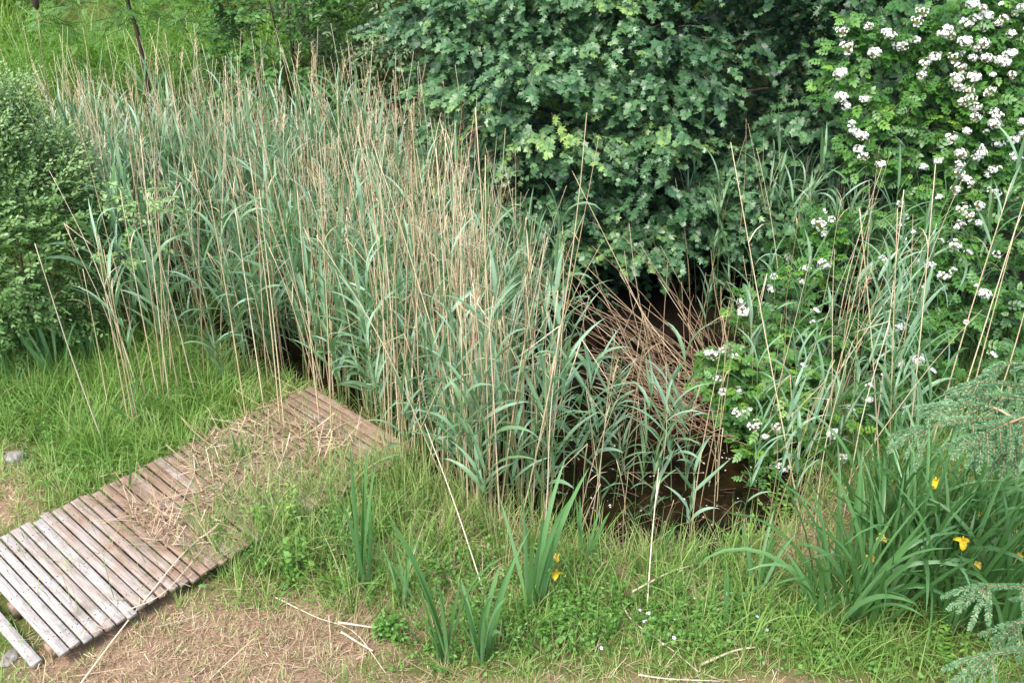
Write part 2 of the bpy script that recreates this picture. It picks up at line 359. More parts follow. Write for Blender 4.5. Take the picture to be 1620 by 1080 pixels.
cen = POND.mean(0)
wp = cen + (POND - cen) * 1.06
WV = np.concatenate([[[*cen, -.12]], np.column_stack([wp, np.full(len(wp), -.12)])])
WT = [(0, k + 1, (k + 1) % len(wp) + 1) for k in range(len(wp))]
tag(link('pond_water', mesh_of('pond_water', Geo(WV, None, WT), water_mat())), 'dark still pond water with brown murk', kind='structure')

# ------------------------------------------------------------------ boardwalk
DZ = .13
LE = [ground(0, 840, DZ), ground(465, 606, DZ)]; RE = [ground(93, 1037, DZ), ground(629, 705, DZ)]
BD = unit((RE[1] - LE[1]))                                  # along a board
WD = unit(np.cross(np.array([0, 0, 1.]), BD))               # along the walk
if WD[1] < 0: WD = -WD
BLEN = np.linalg.norm(RE[1] - LE[1])
ORG = RE[0]                                                 # near end, right edge
WLEN = float((RE[1] - ORG) @ WD)
BOARD_ROT = -math.atan2(BD[1], BD[0])
M_board = board_mat('weathered_board')
def box(c, ax, ay, az, lx, ly, lz, r=0.0, taper=.0022):
    """box with chamfered top edges"""
    P = []
    for z, k in ((-1, 0), (.8, 0), (1, taper)):
        for sx, sy in ((-1, -1), (1, -1), (1, 1), (-1, 1)):
            P.append(c + ax * sx * (lx / 2 - k) + ay * sy * (ly / 2 - k) + az * z * lz / 2)
    Q = [(3, 2, 1, 0), (8, 9, 10, 11)]
    for l in (0, 4):
        for k in range(4): Q.append((l + k, l + (k + 1) % 4, l + 4 + (k + 1) % 4, l + 4 + k))
    return Geo(P, Q, None, [r] * len(Q))
nb = int(round(WLEN / .0695)); pitchb = WLEN / nb
boards, nails = [], []
for k in range(0, nb + 1):
    f = k / nb
    grey = np.clip(.95 - 2.6 * max(0, f - .02) + N(0, .10), .05, 1) if f < .35 else U(.05, .38)
    off = N(0, .010); L = BLEN + N(0, .008)
    c = ORG + WD * (k + .5) * pitchb - BD * (BLEN / 2 + off) + np.array([0, 0, -.011 + N(0, .003)])
    yaw = N(0, .006); roll = N(0, .03)
    ax = unit(BD + WD * yaw); ay = unit(WD - BD * yaw + np.array([0, 0, roll])); az = np.cross(ax, ay)
    if az[2] < 0: az = -az
    for js in (.12, .5, .88):
        for dd in (-.016, .016): nails.append(c + BD * (BLEN * (.5 - js)) + WD * dd + np.array([0, 0, .0115]))
    boards.append(box(c, ax, ay, az, L, pitchb - U(.008, .016), .022, grey))
bw = thing('boardwalk', 'weathered slatted wooden boardwalk from the lawn out to the reeds', 'boardwalk', ORG - BD * BLEN / 2)
part('decking', rel(merge(boards), bw.location), M_board, bw, False)
hexa = np.array([(math.cos(a), math.sin(a), 0) for a in np.arange(6) * math.pi / 3])
nl = [Geo(np.concatenate([hexa * .0045 + [0, 0, .0], hexa * .0035 + [0, 0, .002]]), [(k, (k + 1) % 6, 6 + (k + 1) % 6, 6 + k) for k in range(6)], [(6, 7, 8), (6, 8, 9), (6, 9, 10), (6, 10, 11)]).moved(None, p) for p in nails]
part('nail_heads', rel(merge(nl), bw.location), M_bark, bw, False)['kind'] = 'stuff'
for s in (.12, .5, .88):
    c = ORG + WD * (WLEN / 2) - BD * BLEN * s + np.array([0, 0, -.028 - .045])
    part('joist', rel(box(c, WD, BD, np.array([0, 0, 1.]), WLEN + .02, .07, .086, .2), bw.location), M_board, bw, False)
for s in (.12, .88):
    for q in (.97, .62):
        c = ORG + WD * WLEN * q - BD * BLEN * (s + .05) + np.array([0, 0, -.35])
        part('post', rel(box(c, WD, BD, np.array([0, 0, 1.]), .08, .08, .46, .1), bw.location), M_board, bw, False)
p0, p1 = ground(-75, 895, .05), ground(58, 1050, .05)
ax = unit(p1 - p0); ay = np.cross([0, 0, 1.], ax)
solo('loose_plank', box((p0 + p1) / 2, ax, ay, np.array([0, 0, 1.]), np.linalg.norm(p1 - p0), .066, .03, .9), M_board, 'single pale grey plank lying loose in the grass beside the boardwalk', 'plank', smooth=False)
def on_deck(x, y, pad=0.0):
    d = np.stack([x - ORG[0], y - ORG[1]], -1); w = d @ WD[:2]; b = -(d @ BD[:2])
    return (w > -pad) & (w < WLEN + pitchb + pad) & (b > -pad) & (b < BLEN + pad)

# stones
M_stone = stone_mat()
def stone(px, py, s, label, sq=(1, .75, .5)):
    u = np.linspace(0, math.pi, 9); v = np.linspace(0, 2 * math.pi, 15)[:-1]
    P = np.array([(math.sin(a) * math.cos(b), math.sin(a) * math.sin(b), math.cos(a)) for a in u for b in v])
    ph = U(0, 6, 6)
    P *= (1 + .16 * np.sin(3 * P[:, :1] + ph[0]) + .13 * np.sin(4 * P[:, 1:2] + ph[1]) + .1 * np.sin(5 * P[:, 2:] + 3 * P[:, :1] + ph[2]))
    P = P * np.array(sq) * s
    idx = np.arange(9 * 14).reshape(9, 14); nx = np.roll(idx, -1, 1)
    Q = np.stack([idx[:-1], idx[1:], nx[1:], nx[:-1]], -1).reshape(-1, 4)
    a = U(0, 3); c, s_ = math.cos(a), math.sin(a)
    g = Geo(P, Q).moved([[c, -s_, 0], [s_, c, 0], [0, 0, 1]], ground(px, py) + [0, 0, s * .12])
    solo('stone', g, M_stone, label, 'stone', 'grey stones in the lawn')
stone(62, 680, .085, 'grey stone in the grass, the farthest of the left lawn stones')
stone(24, 726, .10, 'flat grey stone at the edge of the left lawn beside brown soil')
stone(16, 1043, .06, 'small dark stone in grass beside the loose plank')

# ------------------------------------------------------------------ reeds
def rotm(az, tilt, tdir):
    """tilt about a horizontal axis toward tdir, after a turn az"""
    a = Matrix.Rotation(float(tilt), 3, Vector((-math.sin(tdir), math.cos(tdir), 0)))
    return a @ Matrix.Rotation(float(az), 3, 'Z')
def dead_geo(h, broken=False, plume=False):
    K = 9; t = np.linspace(0, 1, K)
    b = U(-.15, .15); c = U(-.10, .10)
    P = np.stack([b * t ** 2 * h + .006 * np.sin(9 * t + U(0, 6)), c * t ** 2 * h + .006 * np.sin(7 * t + U(0, 6)), t * h], -1)
    r = np.interp(t, [0, .6, 1], [.0050, .0038, .0013 if not broken else .0034])
    base = U(.15, .85)
    gs = [tubes(P, r, 5, base)]
    for _ in range(RNG.integers(0, 3)):                     # withered leaf sheaths
        q = RNG.integers(2, K - 1)
        gs.append(blades(P[q][None], U(0, 6.3, 1), U(1.0, 1.45, 1), U(.1, 1.5, 1), U(.10, .28, 1), U(.005, .009, 1), 4, 2, U(-1, 1, 1), prof='reed', rnd=[min(1, base + .15)]))
    if broken and U(0, 1) < .6:                             # snapped top hanging down
        a = U(0, 6.3); L = U(.2, .5)
        q = P[-1] + np.linspace(0, 1, 4)[:, None] * np.array([math.cos(a) * .75, math.sin(a) * .75, -.6]) * L
        gs.append(tubes(q, [.0036, .003, .0025, .0012], 4, base))
    if plume:
        n = 34; q = U(.90, 1.0, n); pos = np.stack([np.interp(q, t, P[:, k]) for k in range(3)], -1)
        gs.append(blades(pos, N(.5, .8, n), U(.6, 1.3, n), U(.3, 1.4, n), U(.05, .12, n), U(.003, .006, n), 3, 2, prof='grass', rnd=np.full(n, .1)))
    return merge(gs)
def green_geo(h, nl, spread=1.0, wide=1.0):
    K = 7; t = np.linspace(0, 1, K); b, c = U(-.07, .07), U(-.07, .07)
    P = np.stack([b * t ** 2 * h, c * t ** 2 * h, t * h], -1)
    stem = tubes(P, np.interp(t, [0, 1], [.0055, .002]), 5, U(.2, .9))
    q = np.sort(U(.30, 1.0, nl)); q[-2:] = (.97, 1.0)
    pos = np.stack([np.interp(q, t, P[:, k]) for k in range(3)], -1)
    az = (np.arange(nl) % 2) * math.pi + U(0, 6.3) + N(0, .45, nl)
    e0 = np.clip(N(1.08, .17, nl) + .2 * (q > .9), .5, 1.5); bend = np.clip(N(.85, .6, nl), .05, 2.4) * spread
    L = U(.30, .56, nl) * np.interp(q, [.3, .7, 1], [.8, 1.1, .9]); W = U(.019, .035, nl) * wide
    lv = blades(pos, az, e0, bend, L, W, 7, 3, N(0, .7, nl), 1.5, 'reed', .22, U(.15, .85, nl))
    return stem, lv
DEAD = [dead_geo(U(2.0, 2.75)) for _ in range(12)] + [dead_geo(U(.9, 1.9), True) for _ in range(7)] + [dead_geo(U(2.3, 2.7), False, True) for _ in range(2)]
DEAD_ME = [mesh_of('dry_reed', g, M_dead) for g in DEAD]
GREEN = [green_geo(U(1.25, 1.95), RNG.integers(10, 15)) for _ in range(14)] + [green_geo(U(.7, 1.05), RNG.integers(7, 10), 1, 1.25) for _ in range(5)] + [green_geo(U(1.1, 1.5), RNG.integers(9, 12), 1, 1.5) for _ in range(6)]
GREEN_ME = [(mesh_of('stem', a, M_reedstem), mesh_of('foliage', b, M_reed)) for a, b in GREEN]
def place(o, loc, M, s=1.0):
    m = M.to_4x4() * 1.0
    o.location = tuple(float(v) for v in loc); o.rotation_euler = M.to_euler(); o.scale = (s, s, s)
def dead_reed(loc, kind, M, s, label, group):
    o = link('dry_reed', DEAD_ME[kind]); place(o, loc, M, s); return tag(o, label, 'dry reed', group)
def green_reed(loc, kind, M, s, label, group):
    o = thing('green_reed', label, 'reed', loc, group); place(o, loc, M, s)
    link('stem', GREEN_ME[kind][0], o); link('foliage', GREEN_ME[kind][1], o); return o
def npm(M): return np.array([list(r) for r in M])

def sample_many(poly, n):
    q = np.array(poly, float); W = ground(q[:, 0], q[:, 1])[:, :2]
    lo, hi = W.min(0), W.max(0); p = lo + (hi - lo) * RNG.random((n, 2)); ins = np.zeros(n, bool)
    for k in range(len(W)):
        a, b = W[k], W[(k + 1) % len(W)]
        ins ^= ((a[1] > p[:, 1]) != (b[1] > p[:, 1])) & (p[:, 0] < (b[0] - a[0]) * (p[:, 1] - a[1]) / (b[1] - a[1] + 1e-12) + a[0])
    p = p[ins]; return onground(p[:, 0], p[:, 1])
def sample_px(poly, n):
    """n ground points inside an outline given on the photograph, spread evenly over the ground"""
    q = np.array(poly, float); W = ground(q[:, 0], q[:, 1])[:, :2]
    lo, hi = W.min(0), W.max(0); out = []
    while len(out) < n:
        p = lo + (hi - lo) * RNG.random(2); ins = False
        for k in range(len(W)):
            a, b = W[k], W[(k + 1) % len(W)]
            if (a[1] > p[1]) != (b[1] > p[1]) and p[0] < (b[0] - a[0]) * (p[1] - a[1]) / (b[1] - a[1]) + a[0]: ins = not ins
        if ins: out.append(p)
    out = np.array(out); return onground(out[:, 0], out[:, 1])
def rnd_tilt(s, bias=(0, 0)):
    v = N(0, s, 2) + np.array(bias); return float(np.hypot(*v)), math.atan2(v[1], v[0])

# zones: outline of where the reeds stand, dry count, green count, tilt, label words, individuals?
ZONES = [
    ('front', [(600, 700), (640, 660), (720, 660), (860, 740), (880, 850), (790, 850), (690, 800), (630, 760)], 38, 50, .08, (.02, 0), 'crowded stand right of the boardwalk end', .95),
    ('mid', [(480, 560), (620, 560), (760, 620), (840, 700), (720, 660), (640, 650), (560, 620)], 40, 66, .08, (-.01, 0), 'middle of the reed bed behind the boardwalk end', .93),
    ('left', [(180, 560), (300, 500), (450, 540), (470, 600), (350, 640), (230, 660)], 38, 36, .075, (-.03, 0), 'grass at the left of the boardwalk', .95),
    ('end', [(450, 588), (480, 588), (660, 685), (652, 722), (634, 706), (470, 598)], 31, 20, .08, (0, 0), 'row along the far end of the boardwalk', .95),
    ('water', [(870, 600), (960, 590), (1040, 680), (1150, 720), (1200, 850), (1010, 890), (890, 870)], 32, 17, .09, (.01, 0), 'open dark water', .72),
    ('right', [(1170, 560), (1320, 520), (1430, 600), (1420, 780), (1290, 860), (1190, 800)], 36, 40, .11, (.03, 0), 'right bank among the white roses', .82),
]
indiv_dead, indiv_green = 0, 0
for nm, poly, nd, ng, ts, bias, words, sc in ZONES:
    for p in sample_px(poly, nd):
        if on_deck(p[0], p[1], -.15): continue
        k = RNG.integers(0, len(DEAD)); tl, td = rnd_tilt(ts, bias)
        dead_reed(p, k, rotm(U(0, 6.3), tl, td), sc * U(.85, 1.12), f'dry tan reed stalk standing in the {words}', f'dry reed stalks in the {words}'); indiv_dead += 1
    for p in sample_px(poly, ng):
        if on_deck(p[0], p[1], -.15): continue
        k = RNG.integers(0, 14) if U(0, 1) < .5 else RNG.integers(14, 25); tl, td = rnd_tilt(ts * .8, bias)
        green_reed(p, k, rotm(U(0, 6.3), tl, td), sc * U(.82, 1.1), f'blue green leafy reed growing in the {words}', f'green reeds in the {words}'); indiv_green += 1

for k, (x, y, s) in enumerate([(928, 800, .95), (950, 770, .9), (905, 820, .8), (968, 815, .7), (1062, 805, .8), (1085, 790, .78), (1030, 830, .62), (1000, 850, .5), (878, 700, 1.0), (885, 640, 1.05), (868, 760, 1.0)]):
    p = ground(x, y, -.2); tl, td = rnd_tilt(.05)
    green_reed(p, 19 + k % 6 if s > .75 else 14 + k % 5, rotm(U(0, 6.3), tl, td), s, 'upright young reed with fanned leaves standing in the dark water', 'young reeds standing in the water'); indiv_green += 1
def crowd(pts, protos, ts, smin, smax, bias=(0, 0)):
    gs = []
    for p in pts:
        g = protos[RNG.integers(0, len(protos))]; tl, td = rnd_tilt(ts, bias)
        M = npm(rotm(U(0, 6.3), tl, td)) * U(smin, smax)
        h = g.moved(M, p); d = U(-.3, .3)
        gs.append(Geo(h.V, h.Q, h.T, h.aQ + d, h.aT + d))
    return merge(gs)
def box_pts(x0, x1, y0, y1, n, ok=None):
    out = np.zeros((0, 3))
    while len(out) < n:
        x, y = U(x0, x1, n), U(y0, y1, n); P = onground(x, y)
        if ok is not None: P = P[ok(P)]
        out = np.concatenate([out, P])
    return out[:n]
BACK = [(170, 520), (300, 480), (480, 545), (640, 555), (800, 640), (850, 560), (760, 470), (690, 440), (600, 400), (120, 400), (110, 440)]
stuff('reed_bed', crowd(sample_px(BACK, 860), DEAD[:12] + DEAD[19:], .07, .66, .9, (-.01, 0)), M_dead, 'mass of dry tan reed stalks at the back of the bed', 'reeds')
GL = [b for a, b in GREEN]; GS = [a for a, b in GREEN]
pts = sample_px(BACK, 640)
rng_state = RNG.bit_generator.state
stuff('reed_foliage', crowd(pts, GL[:14], .07, .70, .95), M_reed, 'mass of green reed leaves at the back of the bed', 'reeds')
RNG.bit_generator.state = rng_state
stuff('reed_foliage_stems', crowd(pts, GS[:14], .07, .70, .95), M_reedstem, 'mass of green reed stems at the back of the bed', 'reeds')
# dark green reeds under the maple, at the right back
RB = [(1035, 475), (1180, 440), (1330, 440), (1420, 520), (1600, 520), (1600, 600), (1420, 600), (1290, 560), (1130, 540), (1060, 530)]
for p in sample_px(RB, 58):
    tl, td = rnd_tilt(.08, (.01, 0))
    green_reed(p, RNG.integers(0, 14), rotm(U(0, 6.3), tl, td), U(.66, .95), 'green leafy reed standing in the shade under the maple', 'green reeds in the shade under the maple'); indiv_green += 1
REST = [crowd(sample_px(RB, 14), DEAD[:12], .13, .6, .85, (.03, 0)), crowd(sample_px(ZONES[0][1], 75), DEAD, .075, .85, 1.12), crowd(sample_px(ZONES[1][1], 60), DEAD, .08, .85, 1.12)]
stuff('reed_stand', merge(REST), M_dead, 'thin dry tan reed stalks filling in between the nearer reeds', 'reeds')

# hand-placed stalks: foot on the ground, tip at a height over a second point
def px_stalk(foot, tip, Yt, label, group=None, r=.0055, mat=M_dead, mid=None, name='dry_reed', rnd=.6, zf=None):
    a = ground(*foot); a[2] = gz(a[0], a[1]) if zf is None else zf
    b = at(tip[0], tip[1], Yt)
    pts_ = [a] + ([mid(a, b)] if mid else [(a + b) / 2 + np.array([U(-.02, .02), U(-.02, .02), 0])]) + [b]
    P = spline(pts_, 9); g = tubes(P, np.linspace(r, r * .45, 9), 5, rnd)
    q = P[6]; g = merge([g, blades(q[None], U(0, 6.3, 1), [1.2], [1.4], [.2], [.008], 4, 2, prof='reed', rnd=[.7])])
    return solo(name, g, mat, label, 'dry reed', group)
px_stalk((170, 720), (55, 385), 6.1, 'long bare reed stalk leaning left in front of the bushy willow', rnd=.75)
for fx, tx, ty in ((208, 150, 362), (216, 156, 372), (224, 164, 395)):
    px_stalk((fx, 690), (tx, ty), 6.35, 'tall tan reed in the tight bundle of three beside the willow', 'bundle of three tall reeds beside the willow', .006, rnd=.55)
px_stalk((175, 668), (131, 425), 6.6, 'tan reed stalk with a torn curled tip beside the willow')
px_stalk((160, 560), (105, 350), 7.3, 'thin crooked reed stalk curving up against the willow leaves', rnd=.45)
for fx, tx, ty in ((262, 205, 240), (270, 222, 215), (255, 190, 300)):
    px_stalk((fx, 650), (tx, ty), 6.9, 'tall tan reed at the left end of the reed bed by the willow', 'tall reeds at the left end of the reed bed', .006)
for fx, fy, tx, ty, Y in ((445, 690, 395, 250, 6.9), (452, 700, 410, 300, 6.8), (420, 660, 372, 330, 7.1), (508, 690, 470, 300, 6.8), (525, 720, 505, 260, 6.6), (392, 680, 330, 300, 6.95)):
    px_stalk((fx, fy), (tx, ty), Y, 'tall tan reed growing up beside the planks of the boardwalk', 'tall reeds growing beside the boardwalk', .006)
for fx, fy, tx, ty, Y in ((792, 850, 752, 170, 5.5), (778, 830, 768, 245, 5.65), (700, 780, 705, 210, 6.0), (1100, 600, 905, 270, 8.1), (735, 800, 690, 235, 5.9)):
    px_stalk((fx, fy), (tx, ty), Y, 'very tall dry reed rising over its neighbours in front of the maple', 'very tall dry reeds in front of the maple', .006)
px_stalk((770, 945), (672, 670), 5.6, 'pale broken reed slanting down to the front grass between iris clumps', rnd=.95, mat=M_pale)
px_stalk((1022, 985), (1042, 740), 5.35, 'straight bleached white reed standing at the near edge of the water', rnd=.9, mat=M_pale)
px_stalk((1270, 820), (1156, 225), 6.4, 'tall crooked reed leaning in front of the dark maple shade', rnd=.5)
for fx, fy, tx, ty, Y in ((1405, 760, 1420, 330, 6.2), (1430, 770, 1480, 260, 6.3), (1470, 720, 1600, 290, 6.6), (1500, 700, 1640, 255, 6.9), (1380, 730, 1430, 300, 6.6), (1520, 690, 1610, 350, 6.9), (1390, 740, 1360, 330, 6.4), (1560, 690, 1650, 380, 7.0)):
    px_stalk((fx, fy), (tx, ty), Y, 'long dry reed slanting right in front of the white rose', 'long dry reeds slanting in front of the white rose', .006)
def lying(p, label, w=.005, mat=M_pale, z=.03, group=None):
    P = np.array([ground(x, y, z) for x, y in p]); P[:, 2] = np.maximum(gz(P[:, 0], P[:, 1]) + z, np.where(on_deck(P[:, 0], P[:, 1], .02), DZ + .02, -1))
    P = spline(P, 14); return solo('fallen_reed', tubes(P, np.linspace(w, w * .5, 14), 5, .7), mat, label, 'fallen reed', group)
lying([(125, 1085), (190, 1005), (250, 945), (300, 885), (362, 835)], 'long straight pale reed lying across the near corner of the boardwalk', .006, z=.06)
lying([(205, 985), (265, 955), (330, 880)], 'thin pale reed lying beside the long straight one on the boardwalk', .004, z=.05)
lying([(980, 950), (1000, 985), (1060, 1025), (1105, 1062)], 'pale bent reed lying on the green weeds at the bottom', .005)
lying([(1000, 940), (1060, 910), (1118, 887)], 'pale reed lying from the grass to the near edge of the water', .006, z=.12)
lying([(1110, 1050), (1160, 1032), (1195, 1027)], 'short thick pale reed lying on the lawn near the bottom', .009)
lying([(1195, 1000), (1220, 1012), (1245, 1022)], 'short bent pale reed lying below the small iris', .007)
lying([(1010, 1068), (1060, 1075), (1140, 1078)], 'pale straw lying flat along the bottom edge', .005)
lying([(435, 940), (500, 975), (560, 1000), (610, 1060)], 'thin grey straw lying on the brown patch', .004)
lying([(0, 690), (60, 650), (160, 760), (240, 735), (310, 700)][2:], 'pale straw lying along the far edge of the boardwalk', .004, z=.05)
lying([(540, 1000), (565, 1015), (590, 1028)], 'dry yellow leaf strip lying on the ground near the irises', .008)
lying([(535, 985), (570, 990), (590, 992)], 'dry yellow curled leaf strip lying above the other strip', .008, z=.06)
lying([(310, 740), (312, 770), (300, 800), (285, 850)], 'curled dry reed lying along the middle of the boardwalk', .005, z=.02)

# bulrush with its dark head, far left
a = ground(100, 420); b = at(58, 12, 8.4)
bt = thing('bulrush', 'tall thin bulrush stalk with a dark brown head above the willow', 'bulrush', a)
part('stem', rel(tubes(spline([a, (a + b) / 2 + [.02, 0, 0], b], 9), np.linspace(.006, .004, 9), 5, .6), a), M_dead, bt)
part('seed_head', rel(tubes(np.array([b - [0, 0, .02], b, b + [0, 0, .06], b + [-.01, 0, .12], b + [-.01, 0, .15]]), [.005, .022, .03, .022, .003], 7, .2), a), M_bark, bt)

# collapsed heap of dry reeds in the water
HB = ground(1110, 640, -.1)
def foot_px(p): return float(proj(p)[0])
def heap_stalk(i):
    foot = ground(U(1020, 1190), U(570, 690), -.1); q = U(0, 1)
    if i < 36:      # fan up to the left
        tip = at(foot_px(foot) - U(0, 250), np.interp(q, [0, 1], [365, 600]) + U(-25, 25), U(6.9, 8.1))
    else:           # sprawl low, toward the left and the front
        tip = at(U(900, 1120), U(500, 720), U(6.3, 7.2))
    tip[2] = max(tip[2], -.08); f_ = U(.3, .7); mid = foot * (1 - f_) + tip * f_ + np.array([N(0, .07), N(0, .07), U(-.05, .16)])
    return tubes(spline([foot, mid, tip], 8), np.linspace(.0044, .0018, 8), 5, U(.1, .95))
for i in range(48):
    solo('dry_reed', heap_stalk(i), M_old if i % 3 else M_dead, 'fallen brown reed in the tangled heap leaning over the dark water', 'dry reed', 'collapsed dry reeds over the water'); indiv_dead += 1
hp = [heap_stalk(i) for i in range(36)]
for i in range(110):
    c = HB + np.array([N(.0, .28), N(-.05, .30), U(-.02, .26)]); a = N(2.5, .75); d = np.array([math.cos(a), math.sin(a), N(.15, .3)]) * U(.15, .5)
    hp.append(tubes(spline([c - d, c + N(0, .03, 3), c + d], 5), .003, 4, U(-.1, .45)))
stuff('reed_debris', merge(hp), M_old, 'brown broken reed debris under the tangled heap', 'reed debris')

# ------------------------------------------------------------------ leaf shapes
def maple_leaf(pol=None):
    pol = pol or [(0, .02), (.16, -.07), (.36, .0), (.55, .12), (.27, .26), (.42, .44), (.66, .66), (.34, .60), (.15, .56), (.15, .80), (0, 1.03)]
    L = pol + [(-x, y) for x, y in pol[-2:0:-1]]
    V = [(0, .34, .0)] + [(x, y, -.22 * (abs(x)) ** 1.3 - .12 * y * y) for x, y in L]
    n = len(L); return Geo(V, None, [(0, 1 + k, 1 + (k + 1) % n) for k in range(n)])
def oval_leaf(w=.38, fold=.1, droop=.12):
    V = [(0, 0, 0), (-w * .42, .28, fold * .5), (0, .3, 0), (w * .42, .28, fold * .5), (-w * .46, .58, fold * .4 - droop * .3), (0, .6, -droop * .4), (w * .46, .58, fold * .4 - droop * .3), (0, 1, -droop)]
    return Geo(V, [(1, 2, 5, 4), (2, 3, 6, 5)], [(0, 2, 1), (0, 3, 2), (4, 5, 7), (5, 6, 7)])
def compound_leaf(pairs=3, w=.62, ll=.46):
    o = oval_leaf(w); gs = []
    for k in range(pairs):
        y = .2 + .6 * k / max(1, pairs - 1) * .95
        for s in (-1, 1):
            a = s * 1.05; c, q = math.cos(a), math.sin(a)
            gs.append(o.moved(np.array([[c, q, 0], [-q, c, 0], [0, 0, 1]]) * ll * (1 - .12 * abs(k - 1)), (0, y, -.06 * y)))
    gs.append(o.moved(np.eye(3) * ll * 1.1, (0, .82, -.05)))
    gs.append(Geo([(-.008, 0, 0), (.008, 0, 0), (.006, .85, -.05), (-.006, .85, -.05)], [(0, 1, 2, 3)]))
    return merge(gs)
MAPLE, OVAL, NARROW, ROSE, ROWAN = maple_leaf(), oval_leaf(.5), oval_leaf(.36), compound_leaf(3), compound_leaf(6, .34, .30)
ROUND = oval_leaf(.8, .06, .2)

def rand_dirs(n, upbias=0.0):
    v = N(0, 1, (n, 3)); v[:, 2] += upbias; return unit(v)
def twigs(org, dirs, L, nleaf, leaf, size, flat=.6, droop=.15, rmean=.5, rsd=.18, tipr=.0, up=(0, 0, 1)):
    """leafy twigs: leaves stand along each twig, turned to the light; one geometry of leaves and one of stems"""
    n = len(org); t = np.linspace(.15, 1, nleaf)
    P = org[:, None] + dirs[:, None] * (L[:, None] * t)[..., None]; P[..., 2] -= droop * L[:, None] * t ** 2
    side = unit(np.cross(dirs, np.array([0, 0, 1.]) + N(0, .25, (n, 3))))
    sgn = np.where(np.arange(nleaf) % 2, 1, -1)[None, :, None]
    tip = unit(dirs[:, None] * .7 + side[:, None] * sgn * U(.5, 1.1, (n, nleaf, 1)) + N(0, .28, (n, nleaf, 3)) + np.array([0, 0, -.18]))
    nrm = unit(np.asarray(up) * 1.0 + N(0, 1 - flat, (n, nleaf, 3)) + dirs[:, None] * .25)
    sz = (size * U(.65, 1.15, (n, nleaf)) * np.interp(t, [0, .6, 1], [.9, 1.05, .7])).ravel()
    r = np.clip(np.asarray(rmean, float).reshape(-1, 1) + N(0, rsd, (n, 1)) + N(0, .07, (n, nleaf)) + tipr * (t[None] > .8), 0, 1).ravel()
    lv = instances(leaf, frames(tip.reshape(-1, 3), nrm.reshape(-1, 3), sz), P.reshape(-1, 3), r)
    K = 4; tt = np.linspace(0, 1, K); S = org[:, None] + dirs[:, None] * (L[:, None] * tt)[..., None]; S[..., 2] -= droop * L[:, None] * tt ** 2
    return lv, tubes(S, np.linspace(.004, .0015, K)[None].repeat(n, 0), 3, cap=False)

def limb(a, b, r0, r1, sag=.0, K=7):
    a, b = np.asarray(a, float), np.asarray(b, float); m = (a + b) / 2 + np.array([U(-.1, .1), U(-.1, .1), sag])
    return tubes(spline([a, m, b], K), np.linspace(r0, r1, K), 7, U(0, 1))

# ------------------------------------------------------------------ maple
mb = np.array([1.5, 10.4, gz(1.5, 10.4)])
mp = thing('maple_tree', 'big spreading maple with dark lobed leaves hanging over the pond', 'tree', mb)
O, D, Ls, Rm = [], [], [], []
def shelf(c, rx, ry, n, rm, tilt=.35, L=.34):
    """one tier of foliage: twigs side by side, running outward and a little down"""
    for _ in range(n):
        a = U(0, 6.3); q = math.sqrt(U(0, 1)); p = np.array([c[0] + rx * q * math.cos(a), c[1] + ry * q * math.sin(a), c[2] + N(0, .05) - tilt * ry * (-math.sin(a) * q) * .6])
        O.append(p); d = np.array([math.cos(a) * .6 + N(0, .45), math.sin(a) * .5 - .55 + N(0, .35), U(-.35, .15)])
        D.append(d / np.linalg.norm(d)); Ls.append(U(.5, 1.1) * L); Rm.append(rm + N(0, .06))
gaps = [(900, 140, 45), (880, 262, 35), (1150, 30, 60), (1185, 120, 60), (1120, 225, 50), (1020, 278, 40), (1290, 40, 36), (960, 215, 26), (820, 170, 30), (1230, 190, 45), (1080, 330, 40)]
for py in np.arange(-120, 470, 40):
    for px in np.arange(640, 1500, 66):
        x = px + U(-34, 34) + (33 if int(py / 40) % 2 else 0); y = py + U(-18, 18)
        lim = np.interp(x, [640, 680, 760, 800, 880, 1000, 1100, 1300, 1500], [120, 300, 320, 420, 460, 420, 400, 360, 420])
        if y > lim or x < np.interp(y, [0, 60, 120, 300], [640, 650, 690, 690]): continue
        if any((x - a) ** 2 + (y - b) ** 2 < r * r for a, b, r in gaps): continue
        if U(0, 1) < (.62 if (1075 < x < 1330 and y < 255) else .20): continue
        Y = np.interp(y, [-120, 0, 200, 430], [9.7, 9.2, 8.75, 8.55]) + N(0, .16) + max(0, 800 - x) * .004 + (.35 if x > 1300 else 0)
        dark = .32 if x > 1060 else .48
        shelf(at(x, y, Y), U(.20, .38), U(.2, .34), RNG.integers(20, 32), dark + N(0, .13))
# the deep part of the crown, behind the outer tiers, and its top above the picture
for _ in range(2600):
    x, y = U(-.9, 4.6), U(9.3, 11.4); z = U(.05, 4.4)
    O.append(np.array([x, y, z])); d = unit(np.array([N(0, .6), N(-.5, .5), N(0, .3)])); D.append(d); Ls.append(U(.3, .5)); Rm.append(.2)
for _ in range(500):
    a = U(0, 6.3); q = math.sqrt(U(0, 1)); O.append(np.array([1.7 + 2.7 * q * math.cos(a), 10.4 + 1.4 * q * math.sin(a), U(3.8, 5.2) - .6 * q])); D.append(unit(np.array([N(0, .6), N(-.3, .5), N(.1, .3)]))); Ls.append(U(.3, .5)); Rm.append(.35)
O, D, Ls, Rm = np.array(O), np.array(D), np.array(Ls), np.array(Rm)
for _ in range(800):
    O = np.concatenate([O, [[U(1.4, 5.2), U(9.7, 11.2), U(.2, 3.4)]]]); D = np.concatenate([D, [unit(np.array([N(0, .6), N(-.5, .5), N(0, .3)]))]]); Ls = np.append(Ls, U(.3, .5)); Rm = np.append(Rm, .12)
for _ in range(420):
    O = np.concatenate([O, [[U(-.3, 3.2), U(8.75, 9.7), U(.1, .75)]]]); D = np.concatenate([D, [unit(np.array([N(0, .6), N(-.5, .5), N(-.1, .3)]))]]); Ls = np.append(Ls, U(.25, .45)); Rm = np.append(Rm, .2)
